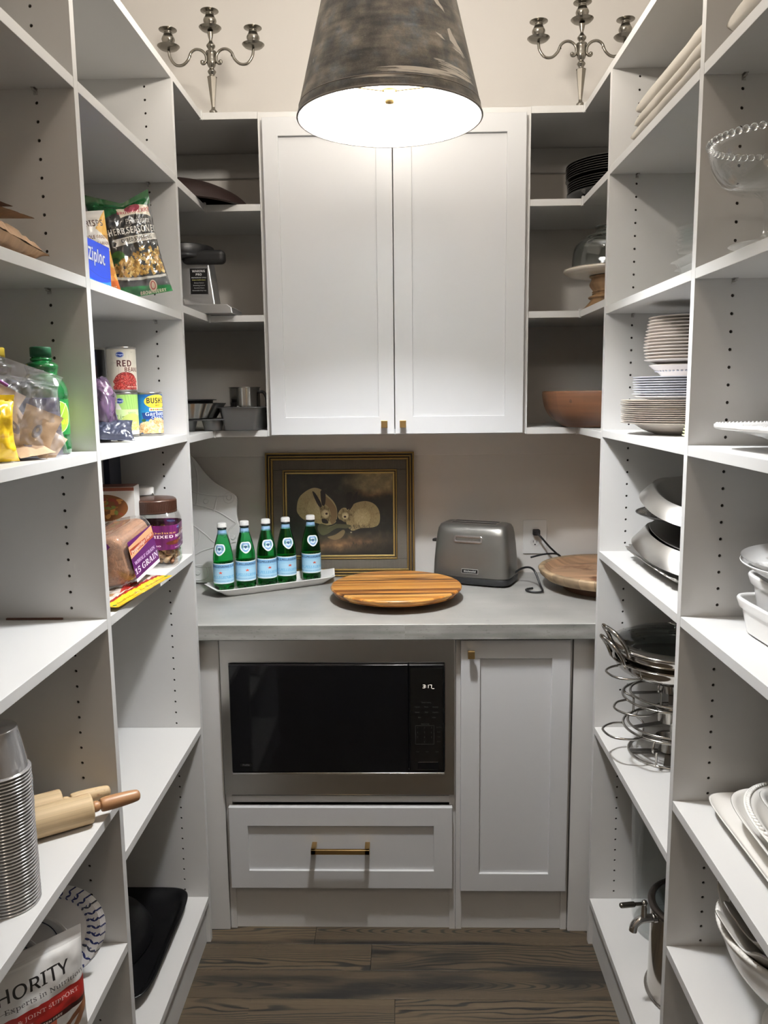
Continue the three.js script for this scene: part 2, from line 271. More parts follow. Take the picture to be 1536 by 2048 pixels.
{
  const con = dtex(1024, 512, (i, j, u, v) => { const n = fbm(u * 9, v * 5, 1, 5), m = fbm(u * 30, v * 16, 5, 3), s = fbm(u * 4 + 9, v * 14, 3, 3); const g = 0.90 + 0.20 * (n - 0.5) + 0.10 * (m - 0.5) + 0.14 * (s - 0.5); const p = noise(u * 420, v * 210, 2) > 0.965 ? 0.82 : 1; return [176 * g * p, 175 * g * p, 170 * g * p]; });
  const edge = dtex(1024, 96, (i, j, u, v) => { const n = fbm(u * 24, v * 2.4, 1, 5), m = noise(u * 260, v * 20, 4), lay = noise(u * 5, v * 6, 8); const pit = m > 0.88 ? 0.87 : 1; const g = (0.80 + 0.34 * (n - 0.5) + 0.16 * (lay - 0.5)) * pit; return [168 * g, 167 * g, 161 * g]; });
  const bump = dtex(512, 256, (i, j, u, v) => 128 + 60 * (fbm(u * 20, v * 10, 7, 4) - 0.5) + (noise(u * 300, v * 150) > 0.93 ? -50 : 0), { linear: true });
  const t = thing('worktop', 'thick grey concrete worktop across the back of the pantry', 'worktop');
  const g = rbox(WL + 0.001, WR - 0.001, CB, CT, ZB + 0.001, -2.1895, 0.003, 3), p = g.attributes.position, nn = g.attributes.normal, uv = g.attributes.uv;
  for (let i = 0; i < p.count; i++) { if (Math.abs(nn.getY(i)) > 0.7) uv.setXY(i, p.getX(i) / 1.9, p.getZ(i) / 0.95); else uv.setXY(i, p.getX(i) / 1.9, (p.getY(i) - CB) / 0.046); }
  const topM = std(0xffffff, 0.4, 0, { map: con, bumpMap: bump, bumpScale: 0.0006 }), edgeM = std(0xffffff, 0.7, 0, { map: edge, bumpMap: edge, bumpScale: 0.0012 });
  // top and edge as two faces of one slab
  const split = (keepTop) => { const q = g.toNonIndexed(), P = q.attributes.position, N = q.attributes.normal, keep = []; for (let i = 0; i < P.count; i += 3) { const up = (N.getY(i) + N.getY(i + 1) + N.getY(i + 2)) / 3; if ((up > 0.6) === keepTop) keep.push(i, i + 1, i + 2); } const o = new THREE.BufferGeometry(); for (const k of ['position', 'normal', 'uv']) { const A = q.attributes[k], s = A.itemSize, arr = new Float32Array(keep.length * s); keep.forEach((v, n) => { for (let c = 0; c < s; c++) arr[n * s + c] = A.array[v * s + c]; }); o.setAttribute(k, new THREE.BufferAttribute(arr, s)); } return o; };
  part(t, 'top_surface', split(true), topM); part(t, 'front_edge', split(false), edgeM, 'rough pitted concrete edge');
}

// ================================================================ pendant lamp
{
  const { x, y, z, rim, top, h } = LAMP, t = thing('pendant_lamp', 'conical pendant lamp with mottled dark metal shade and white inside', 'lamp', [x, y, z]);
  const patina = tex(1024, 512, (c, w, hh) => {
    const im = c.createImageData(w, hh);
    for (let j = 0; j < hh; j++) for (let i = 0; i < w; i++) {
      const u = i / w * 34, v = j / hh * 12, n = fbm(u, v, 1, 5), m = fbm(u * 1.4 + 5, v * 1.5, 4, 4), s = fbm(u * 0.6, v * 4, 8, 4), f = noise(u * 22, v * 24, 2);
      const b = Math.max(0, (m - 0.48) * 2.6), k = 0.72 + 1.15 * (n - 0.47) + 0.65 * (s - 0.47) + 0.16 * (f - 0.5), q = (j * w + i) * 4;
      im.data[q] = (134 - 30 * b) * k; im.data[q + 1] = (124 - 11 * b) * k; im.data[q + 2] = (110 + 12 * b) * k; im.data[q + 3] = 255;
    }
    c.putImageData(im, 0, 0);
    const scratch = (cx, cy, L, W, rot, n) => { c.save(); c.translate(cx, cy); c.rotate(rot); for (let i = 0; i < n; i++) { c.fillStyle = `rgba(214,205,192,${rr(0.35, 0.95)})`; const yy = rr(-W, W), xx = rr(-L, L) * 0.5, ll = rr(0.15, 0.6) * L; c.beginPath(); c.ellipse(xx, yy, ll, rr(0.6, 1.7), rr(-0.04, 0.04), 0, 7); c.fill(); } c.restore(); };
    const blob = (pts) => { c.fillStyle = 'rgba(216,207,194,0.95)'; c.beginPath(); pts.forEach(([a, b], i) => (i ? c.lineTo(a, b) : c.moveTo(a, b))); c.fill(); };
    // canvas x: 512 faces the camera, one metre of shade is about 1024 / 1.15 wide; y: 0 top, 512 rim
    blob([[584, 246], [604, 252], [622, 268], [634, 284], [640, 300], [632, 292], [620, 284], [606, 266], [590, 254]]);
    blob([[637, 342], [645, 336], [652, 352], [664, 372], [680, 392], [668, 388], [650, 380], [640, 370]]);
    blob([[604, 360], [618, 364], [626, 376], [616, 372]]);
    scratch(664, 392, 26, 5, 0.3, 16); scratch(560, 238, 26, 2, 0.14, 4);
    scratch(560, 470, 90, 7, -0.02, 42); scratch(650, 452, 52, 12, 0.10, 46); scratch(500, 486, 60, 4, 0.0, 14); scratch(610, 436, 26, 3, 0.02, 8);
    for (let i = 0; i < 220; i++) { c.fillStyle = `rgba(205,195,180,${rr(0.1, 0.5)})`; c.fillRect(rr(0, w), rr(0, hh), rr(1, 4), 1); }
    scratch(330, 400, 8, 14, 1.4, 5);
  });
  const shell = lathe([[rim, 0], [top, h]], 96); shell.rotateY(Math.PI);
  part(t, 'shade', shell, phys({ map: patina, roughness: 0.5, metalness: 0.0, clearcoat: 0.25, clearcoatRoughness: 0.35 }));
  const inner = lathe([[rim - 0.0028, 0.0], [top - 0.0028, h]], 96);
  part(t, 'shade_lining', inner, std(lin(0.86, 0.85, 0.82), 0.7), 'white painted inside of the shade');
  part(t, 'rim_band', [torus(rim - 0.0014, 0.0022, 0.0005, 0, 0, 96), torus(rim - 0.0052, 0.0011, 0.020, 0, 0, 96)], std(lin(0.21, 0.185, 0.16), 0.5));
  const arms = []; for (const a of [Math.PI / 3 + 0.25, -Math.PI / 3 - 0.15, Math.PI]) { const r = rim - 0.05 * 0.248 - 0.004; arms.push(tube([[0, 0.052, 0], [Math.sin(a) * r, 0.052, Math.cos(a) * r]], 0.0022, 4, 8)); }
  part(t, 'spider_arm', arms[0], M.brass); part(t, 'spider_arm', arms[1], M.brass); part(t, 'spider_arm', arms[2], M.brass);
  part(t, 'finial', lathe([[0, 0.028], [0.008, 0.029], [0.011, 0.036], [0.011, 0.05], [0.016, 0.052], [0.016, 0.058], [0.0, 0.058]], 24), M.brass);
  part(t, 'lamp_stem', cyl(0.006, 0.006, CEIL - y - h + 0.22, 12, [0, h - 0.2, 0]), std(lin(0.05, 0.045, 0.04), 0.4, 0.6));
  part(t, 'ceiling_canopy', lathe([[0, CEIL - y], [0.06, CEIL - y], [0.058, CEIL - y - 0.02], [0.012, CEIL - y - 0.03], [0, CEIL - y - 0.03]], 32), std(lin(0.05, 0.045, 0.04), 0.4, 0.6));
  const glow = std(0xffffff, 0.5, 0, { emissive: 0xfff0dc, emissiveIntensity: 6 });
  part(t, 'light_bulb', ball(0.032, [0, 0.17, 0], 1, 1.2, 1, 20, 14), glow);
  part(t, 'light_bulb', ball(0.026, [0, h + 0.05, 0], 1, 1.1, 1, 20, 14), glow);
  scene.add(downLight, upLight);
}
{
  const t = thing('ceiling_lamp', 'round flush ceiling lamp behind the camera near the pantry door', 'lamp', [DOORLAMP.x, DOORLAMP.y, DOORLAMP.z]);
  part(t, 'mounting_ring', lathe([[0, -0.0005], [0.13, -0.0005], [0.13, -0.022], [0.118, -0.026], [0, -0.026]], 48), M.steel);
  part(t, 'light_bulb', lathe(smoothPts([[0.112, -0.028], [0.104, -0.055], [0.07, -0.085], [0.001, -0.095]], 24), 48), std(0xffffff, 0.5, 0, { emissive: 0xffe6cc, emissiveIntensity: 1.2 }), 'opal glass diffuser');
  scene.add(doorLight);
}

// ================================================================ microwave
{
  const t = thing('microwave', 'built in microwave with stainless surround and black glass door', 'microwave');
  const z = -2.215, x0 = -0.5315, x1 = 0.1415, y0 = 0.4385, y1 = 0.9145, bx0 = -0.505, bx1 = 0.1125, by0 = 0.513, by1 = 0.84;
  const brushed = dtex(256, 256, (i, j, u, v) => 128 + 90 * (noise(u * 6, v * 240, 1) - 0.5), { linear: true });
  const sm = phys({ color: lin(0.50, 0.485, 0.46), metalness: 1, roughness: 0.3, roughnessMap: null, anisotropy: 0.6, bumpMap: brushed, bumpScale: 0.00003 });
  const s = new THREE.Shape([[x0, y0], [x1, y0], [x1, y1], [x0, y1]].map((p) => new THREE.Vector2(...p)));
  s.holes.push(new THREE.Path([[bx0, by0], [bx0, by1], [bx1, by1], [bx1, by0]].map((p) => new THREE.Vector2(...p))));
  const f = new THREE.ExtrudeGeometry(s, { depth: 0.014, bevelEnabled: true, bevelSize: 0.0015, bevelOffset: -0.0015, bevelThickness: 0.0015, bevelSegments: 2 }); f.translate(0, 0, z - 0.018);
  part(t, 'surround', f, sm, 'brushed stainless surround');
  part(t, 'body', box(-0.50, 0.11, 0.44, 0.85, -2.68, z - 0.021), M.black);
  const gm = phys({ color: lin(0.004, 0.004, 0.0045), roughness: 0.06, specularIntensity: 0.42 });
  part(t, 'door', rbox(bx0 + 0.001, 0.0085, by0 + 0.0025, by1 - 0.001, z - 0.02, z + 0.012, 0.003), gm, 'black glass door');
  const cp = part(t, 'control_panel', rbox(0.0092, bx1 - 0.001, by0 + 0.0025, by1 - 0.001, z - 0.02, z + 0.012, 0.003), gm);
  part(t, 'lower_lip', rbox(bx0 + 0.001, bx1 - 0.001, by0 - 0.003, by0 + 0.002, z - 0.01, z + 0.013, 0.001), M.chrome);
  const print = tex(512, 1200, (c) => {
    c.fillStyle = '#000'; c.fillRect(0, 0, 512, 1200); const g = '#5a5a5a';
    const L = (s, x, y, sz = 22) => text(c, s, x, y, sz, g, { style: 'normal' });
    L('Sensor Cooking', 250, 400); [['Popcorn', 'Potato', 'Beverage'], ['Reheat', 'Pizza', 'Vegetable']].forEach((r, j) => r.forEach((s2, i) => L(s2, 105 + i * 145, 452 + j * 62)));
    L('Melt', 140, 575); L('Soften', 370, 575); L('Express Cook', 230, 652);
    '123456789'.split('').forEach((d, i) => L(d, 110 + (i % 3) * 110, 695 + Math.floor(i / 3) * 56, 26)); L('0', 220, 863, 26);
    ['Cook Time', 'Power', 'Timer', 'Defrost'].forEach((s2, i) => L(s2, 448, 690 + i * 56, 18)); L('Clear', 110, 980); L('Start', 260, 980); L('Light', 420, 980);
    c.strokeStyle = g; c.lineWidth = 3; c.strokeRect(76, 670, 296, 220);
  });
  const W = 0.092, H = 0.2157 * 1.42;
  const pp = new THREE.PlaneGeometry(W, H); pp.translate(0.0605, 0.676, z + 0.0124);
  part(cp, 'printed_keys', pp, std(0xffffff, 0.35, 0, { map: print }));
  const clock = tex(256, 96, (c) => { c.fillStyle = '#000'; c.fillRect(0, 0, 256, 96); c.strokeStyle = '#fff4e6'; c.lineWidth = 9; c.lineCap = 'round'; const seg = (pts) => { c.beginPath(); pts.forEach(([a, b], i) => (i ? c.lineTo(a, b) : c.moveTo(a, b))); c.stroke(); }; seg([[40, 18], [72, 18], [70, 44], [44, 44]]); seg([[70, 44], [68, 70], [36, 70]]); c.fillStyle = '#fff4e6'; c.fillRect(84, 32, 8, 8); c.fillRect(83, 54, 8, 8); seg([[128, 18], [126, 70]]); seg([[148, 18], [182, 18], [178, 70]]); c.fillRect(186, 78, 40, 9); });
  const dp = new THREE.PlaneGeometry(0.044, 0.0165); dp.translate(0.0655, 0.7745, z + 0.0128);
  part(cp, 'clock_display', dp, std(0x000000, 0.3, 0, { emissive: 0xffffff, emissiveMap: clock, emissiveIntensity: 0.9 }), 'lit clock reading 3:17');
  part(cp, 'door_button', rbox(0.034, 0.094, 0.5255, 0.5475, z + 0.0105, z + 0.0138, 0.001), gm);
  part(cp, 'button_edge', box(0.036, 0.092, 0.5476, 0.5484, z + 0.012, z + 0.0137), M.steel);
  const prof = tex(256, 64, (c) => { c.fillStyle = '#020202'; c.fillRect(0, 0, 256, 64); text(c, 'Profile', 128, 32, 50, '#8a8a8a', { style: 'normal' }); });
  const pg = new THREE.PlaneGeometry(0.036, 0.009); pg.translate(-0.463, 0.5385, z + 0.0123); part(t, 'door_lettering', pg, std(0xffffff, 0.3, 0, { map: prof }));
}

// ================================================================ tray and bottles
const TRAYROT = 29.5 * Math.PI / 180;
{
  const t = thing('serving_tray', 'long white ceramic tray holding a row of green bottles', 'tray', [-0.443, CT + 0.0005, -2.635], TRAYROT);
  const se = superE(9), rings = [[0.165, 0.044, 0.002], [0.172, 0.050, 0.0], [0.187, 0.060, 0.012], [0.205, 0.070, 0.0225], [0.209, 0.073, 0.0255], [0.2085, 0.0725, 0.0275], [0.203, 0.068, 0.0275], [0.185, 0.056, 0.0145], [0.172, 0.047, 0.0075], [0.160, 0.040, 0.007]];
  part(t, 'dish', loft(rings, (a, i) => { const q = se(a); const end = Math.max(0, Math.abs(q[0]) - 0.9) / 0.1 * Math.max(0, 1 - Math.abs(q[1]) * 1.5) ** 1; return [q[0] * (1 + (i > 2 && i < 8 ? 0.10 : 0) * end), q[1], i > 2 && i < 8 ? 0.012 * end : 0]; }, 160), M.ceramic);
}
{
  const green = phys({ color: lin(0.55, 0.95, 0.62), roughness: 0.03, transmission: 1, thickness: 0.03, ior: 1.33, attenuationColor: lin(0.03, 0.50, 0.14), attenuationDistance: 0.07 });
  const lab = tex(1024, 512, (c, w, h) => {
    c.fillStyle = '#a9d3ea'; c.fillRect(0, 0, w, h); c.fillStyle = '#eaf3f7'; c.fillRect(0, 0, w, 22); c.fillRect(0, h - 26, w, 26);
    c.fillStyle = '#7fb2da'; c.fillRect(0, 26, w, 100);
    for (let k = 0; k < 3; k++) { const cx = 170 + k * 341; text(c, 'S.PELLEGRINO', cx, 78, 64, '#10203f', { sx: 0.74 }); text(c, 'S.PELLEGRINO', cx - 10, 350, 96, '#5fb0dd', { font: 'serif', sx: 0.52, style: 'italic bold' }); c.strokeStyle = '#6aa9d2'; c.lineWidth = 2; for (let i = 0; i < 5; i++) { c.beginPath(); c.moveTo(cx - 150, 140 + i * 8); c.lineTo(cx + 150, 140 + i * 8); c.stroke(); }
      c.fillStyle = '#d8553f'; c.beginPath(); for (let i = 0; i < 10; i++) { const r = i % 2 ? 16 : 40, a = -Math.PI / 2 + i * Math.PI / 5; c.lineTo(cx + 14 + r * Math.cos(a), 232 + r * Math.sin(a)); } c.fill(); text(c, 'SPARKLING NATURAL MINERAL WATER', cx, 448, 17, '#2c5f95'); }
  });
  const emblem = tex(256, 256, (c) => { c.fillStyle = '#e9f1f5'; c.fillRect(0, 0, 256, 256); oval(c, 128, 128, 100, 100, '#86acd6'); oval(c, 128, 128, 62, 62, '#cfe0ee'); text(c, '★', 128, 84, 40, '#c94a3a'); c.fillStyle = '#33557f'; c.fillRect(92, 108, 72, 34); c.fillRect(112, 96, 32, 60); text(c, 'S.PELLEGRINO', 128, 178, 22, '#f4f8fa'); c.strokeStyle = '#fff'; c.lineWidth = 8; c.beginPath(); c.arc(128, 128, 112, 0, 7); c.stroke(); });
  const t = thing('water_bottle', 'green water bottle nearest the left end of the white tray', 'bottle', [0, 0, 0], 0, 'green water bottles on the tray');
  const prof = [[0, 0.004], [0.018, 0.001], [0.027, 0.0], [0.0315, 0.005], [0.0325, 0.012], [0.0322, 0.03], [0.0322, 0.098], [0.0328, 0.106], [0.0318, 0.120], [0.0285, 0.140], [0.0225, 0.165], [0.0165, 0.185], [0.0138, 0.196], [0.0132, 0.207], [0, 0.207]];
  part(t, 'bottle_body', lathe(prof, 48), green);
  // petal feet
  const feet = []; for (let i = 0; i < 5; i++) { const a = i / 5 * 6.283; feet.push(ball(0.011, [Math.cos(a) * 0.0215, 0.0095, Math.sin(a) * 0.0215], 1, 0.9, 1)); } part(t, 'base_petals', feet, green);
  const lb = new THREE.CylinderGeometry(0.0331, 0.0331, 0.066, 48, 1, true); lb.rotateY(-0.166 * 6.283); lb.translate(0, 0.062, 0); part(t, 'paper_label', lb, std(0xffffff, 0.5, 0, { map: lab }));
  const nl = new THREE.CylinderGeometry(0.0136, 0.0158, 0.0145, 32, 1, true); nl.translate(0, 0.1935, 0); part(t, 'neck_label', nl, std(0x8fb4d8, 0.5));
  const cap = [lathe([[0, 0.2235], [0.0125, 0.2235], [0.0142, 0.222], [0.0146, 0.211], [0.0146, 0.2085], [0.0, 0.2085]], 30)]; for (let i = 0; i < 36; i++) { const a = i / 36 * 6.283; cap.push(box(-0.0003, 0.0003, 0.209, 0.2205, 0.0144, 0.0151).rotateY(a)); }
  part(t, 'cap', cap, std(0xf2f2f0, 0.45)); part(t, 'cap_ring', lathe([[0.0128, 0.2035], [0.0150, 0.2035], [0.0150, 0.2075], [0.0128, 0.2075]], 30), std(0x101820, 0.4));
  // oval emblem lying on the shoulder
  { const g = new THREE.CircleGeometry(1, 36), p = g.attributes.position; const rAt = (y) => { for (let i = 0; i < prof.length - 1; i++) { const [r0, y0] = prof[i], [r1, y1] = prof[i + 1]; if (y >= y0 && y <= y1 && y1 > y0) return r0 + (r1 - r0) * (y - y0) / (y1 - y0); } return 0.03; }; for (let i = 0; i < p.count; i++) { const X = p.getX(i) * 0.0195, Y = 0.1415 + p.getY(i) * 0.0185 * (1 + 0.12 * Math.cos(3 * Math.atan2(p.getX(i), -p.getY(i)))), r = rAt(Y) + 0.0013, a = X / r; p.setXYZ(i, r * Math.sin(a), Y, r * Math.cos(a)); } g.computeVertexNormals(); part(t, 'oval_emblem', g, std(0xffffff, 0.45, 0, { map: emblem })); }
  const spots = [[-0.588, -2.562, -0.16], [-0.523, -2.600, 0.28], [-0.459, -2.637, 0.38], [-0.398, -2.671, 0.42], [-0.319, -2.715, 0.36]];
  const names = ['first green water bottle from the left end of the white tray', 'second green water bottle from the left on the white tray', 'middle green water bottle in the row on the white tray', 'fourth green water bottle from the left on the white tray', 'green water bottle standing apart at the right end of the white tray'];
  spots.forEach(([x, z, r], i) => { if (i) copy(t, [x, CT + 0.0085, z], r, names[i]); else { t.position.set(x, CT + 0.0085, z); t.rotation.y = r; t.userData.label = names[0]; } });
}

// ================================================================ framed painting
{
  const t = thing('framed_painting', 'framed dark oil painting of two white rabbits leaning against the wall', 'painting');
  const W = 0.522, H = 0.436; t.position.set(-0.2245, CT + 0.001, -2.798); t.rotation.x = -0.092;
  const gold = std(lin(0.28, 0.19, 0.065), 0.42, 0.85), goldL = std(lin(0.42, 0.31, 0.12), 0.38, 0.85), dark = std(lin(0.025, 0.02, 0.016), 0.6);
  const linen = dtex(256, 256, (i, j, u, v) => { const n = noise(u * 60, v * 120, 1), m = noise(u * 120 + v * 60, v * 90, 3); const k = 92 + 80 * (n - 0.5) + 60 * (m - 0.5); return [k, k * 0.94, k * 0.84]; }, { rep: [6, 6] });
  const ring = (x0, y0, x1, y1, w, z0, z1, m, name) => part(t, name, [rbox(x0, x1, y0, y0 + w, z0, z1, 0.0015), rbox(x0, x1, y1 - w, y1, z0, z1, 0.0015), rbox(x0, x0 + w, y0 + w, y1 - w, z0, z1, 0.0015), rbox(x1 - w, x1, y0 + w, y1 - w, z0, z1, 0.0015)], m);
  const x0 = -W / 2, x1 = W / 2;
  ring(x0, 0, x1, H, 0.006, 0, 0.02, gold, 'outer_moulding'); ring(x0 + 0.006, 0.006, x1 - 0.006, H - 0.006, 0.005, 0, 0.018, dark, 'dark_bead'); ring(x0 + 0.011, 0.011, x1 - 0.011, H - 0.011, 0.005, 0, 0.021, gold, 'gold_bead'); ring(x0 + 0.016, 0.016, x1 - 0.016, H - 0.016, 0.004, 0, 0.017, dark, 'dark_bead'); ring(x0 + 0.020, 0.020, x1 - 0.020, H - 0.020, 0.0065, 0, 0.0195, gold, 'gold_bead');
  ring(x0 + 0.0265, 0.0265, x1 - 0.0265, H - 0.0265, 0.034, 0, 0.013, std(0xffffff, 0.75, 0, { map: linen, bumpMap: linen, bumpScale: 0.0008 }), 'linen_liner');
  ring(x0 + 0.0605, 0.0605, x1 - 0.0605, H - 0.0605, 0.005, 0, 0.016, gold, 'inner_moulding'); ring(x0 + 0.0655, 0.0655, x1 - 0.0655, H - 0.0655, 0.003, 0, 0.013, dark, 'dark_bead'); ring(x0 + 0.0685, 0.0685, x1 - 0.0685, H - 0.0685, 0.0065, 0, 0.0145, goldL, 'inner_moulding');
  part(t, 'backing', box(x0 + 0.01, x1 - 0.01, 0.01, H - 0.01, 0, 0.005), dark);
  const pic = tex(1024, 768, (c, w, h) => {
    const im = c.createImageData(w, h);
    for (let j = 0; j < h; j++) for (let i = 0; i < w; i++) {
      const u = i / w, v = j / h, n = fbm(u * 9, v * 9, 1, 5), m = fbm(u * 22, v * 18, 3, 3); let r = 19 + 16 * m, g = 18 + 16 * m, b = 15 + 12 * m;
      const sky = Math.max(0, Math.min(1, (u - 0.46 - 0.22 * v + 0.2 * (n - 0.5)) * 4)) * Math.max(0, Math.min(1, (0.30 + 0.10 * (n - 0.5) - v) * 9)); r += 92 * sky * (0.8 + 0.5 * m); g += 82 * sky * (0.8 + 0.5 * m); b += 56 * sky * (0.8 + 0.5 * m);
      const hill = Math.max(0, 1 - Math.abs(v - 0.26 - 0.06 * (n - 0.5)) * 12) * Math.max(0, Math.min(1, (u - 0.5) * 5)); r += 36 * hill * m * 1.6; g += 22 * hill * m * 1.4; b += 12 * hill * m;
      const gnd = Math.max(0, Math.min(1, 1 - Math.abs(v - 0.86 + 0.10 * (u - 0.5) - 0.05 * (n - 0.5)) * 7)) * Math.max(0, Math.min(1, (0.98 - Math.abs(u - 0.5) * 1.7))); r += 98 * gnd * (0.5 + m); g += 68 * gnd * (0.5 + m); b += 42 * gnd * (0.5 + m);
      const bush = m > 0.5 ? 8 * (m - 0.5) * 5 : 0; r += bush * 0.9; g += bush; b += bush * 0.7; const q = (j * w + i) * 4; im.data[q] = r; im.data[q + 1] = g; im.data[q + 2] = b; im.data[q + 3] = 255;
    }
    c.putImageData(im, 0, 0);
    const X = (x) => (x - 72) / 1393 * w, Y = (y) => (y - 112) / 1028 * h;
    const shape = (pts, col) => { c.fillStyle = col; c.beginPath(); const P = pts.map(([a, b]) => [X(a), Y(b)]); const n = P.length; c.moveTo(...P[0]); for (let i = 0; i < n; i++) { const p0 = P[(i + n - 1) % n], p1 = P[i], p2 = P[(i + 1) % n], p3 = P[(i + 2) % n]; c.bezierCurveTo(p1[0] + (p2[0] - p0[0]) / 6, p1[1] + (p2[1] - p0[1]) / 6, p2[0] - (p3[0] - p1[0]) / 6, p2[1] - (p3[1] - p1[1]) / 6, ...p2); } c.fill(); };
    const fur = (pts, col, d) => { shape(pts, col); c.save(); { const P = pts.map(([a, b]) => [X(a), Y(b)]), mx = P.reduce((s, q) => s + q[0], 0) / P.length, my = P.reduce((s, q) => s + q[1], 0) / P.length, R = Math.max(...P.map((q) => Math.hypot(q[0] - mx, q[1] - my)));
      for (let i = 0; i < 2600; i++) { const a = rr(0, 6.283), q = Math.sqrt(rnd()), e = P[Math.floor(rnd() * P.length)], f = P[Math.floor(rnd() * P.length)], k = rnd(), px = mx + ((e[0] + (f[0] - e[0]) * k) - mx) * q, py = my + ((e[1] + (f[1] - e[1]) * k) - my) * q, d2 = Math.hypot(px - mx, py - my) / R; c.strokeStyle = d2 < 0.45 ? `rgba(214,200,160,${rr(0.05, 0.16)})` : `rgba(74,58,30,${rr(0.04, 0.16)})`; c.lineWidth = rr(1.5, 4); c.beginPath(); c.moveTo(px, py); c.lineTo(px + rr(-10, 10), py + rr(4, 20)); c.stroke(); } }
    for (let i = 0; i < 300; i++) { const [a, b] = pts[Math.floor(rnd() * pts.length)], [e, f] = pts[Math.floor(rnd() * pts.length)], k = rnd(); c.strokeStyle = `rgba(${d},${rr(0.03, 0.1)})`; c.lineWidth = 2; const px = X(a + (e - a) * k), py = Y(b + (f - b) * k); c.beginPath(); c.moveTo(px, py); c.lineTo(px + rr(-9, 9), py + rr(2, 16)); c.stroke(); } c.restore(); };
    fur([[200, 540], [240, 400], [380, 300], [500, 300], [600, 380], [690, 470], [730, 580], [710, 720], [600, 760], [450, 730], [300, 690], [220, 620]], '#a2946a', '70,60,35');
    shape([[560, 400], [640, 440], [720, 560], [715, 690], [660, 750], [610, 640], [570, 520]], '#7d6644');
    fur([[500, 520], [560, 495], [620, 540], [650, 640], [620, 700], [560, 715], [515, 650]], '#9c8d66', '80,65,40');
    shape([[408, 340], [440, 350], [500, 440], [530, 515], [500, 530], [450, 450]], '#171113'); shape([[515, 340], [545, 320], [580, 360], [575, 480], [550, 515], [525, 480]], '#1b1413');
    oval(c, X(590), Y(615), 12, 10, '#2a1210'); shape([[530, 680], [590, 690], [610, 735], [540, 730]], '#191211');
    fur([[900, 560], [960, 490], [1100, 460], [1220, 500], [1285, 600], [1280, 740], [1200, 790], [1040, 800], [920, 830], [850, 740], [860, 640]], '#a3936a', '70,60,35');
    fur([[740, 620], [800, 545], [890, 560], [930, 620], [900, 690], [830, 720], [760, 690]], '#a5966e', '80,65,40');
    shape([[850, 380], [880, 350], [930, 360], [910, 470], [880, 560], [850, 540]], '#15110f'); shape([[960, 380], [1000, 345], [985, 430], [920, 540], [890, 570], [900, 500]], '#1a1412');
    oval(c, X(832), Y(655), 12, 10, '#2a1210'); shape([[715, 690], [790, 700], [830, 745], [740, 745]], '#191211');
    shape([[470, 800], [510, 740], [640, 770], [730, 745], [900, 760], [860, 800], [720, 800], [600, 870], [520, 880]], '#4c4d33'); c.strokeStyle = '#75704d'; c.lineWidth = 3; c.beginPath(); c.moveTo(X(600), Y(800)); c.lineTo(X(720), Y(745)); c.stroke();
    shape([[600, 910], [700, 880], [800, 820], [830, 850], [780, 920], [690, 945]], '#6f5f42'); oval(c, X(910), Y(852), 10, 7, '#85806a');
    c.strokeStyle = 'rgba(18,20,18,.8)'; c.lineWidth = 2; for (let i = 0; i < 260; i++) { const a = rr(880, 1460), b = rr(770, 860) + (i % 3 ? 0 : 220); c.beginPath(); c.moveTo(X(a), Y(b)); c.lineTo(X(a + rr(-14, 14)), Y(b - rr(10, 44))); c.stroke(); }
  });
  const pg = new THREE.PlaneGeometry(W - 0.148, H - 0.148); pg.translate(0, H / 2, 0.0085); part(t, 'canvas_picture', pg, phys({ map: pic, roughness: 0.4, clearcoat: 0.2, clearcoatRoughness: 0.3 }));
}

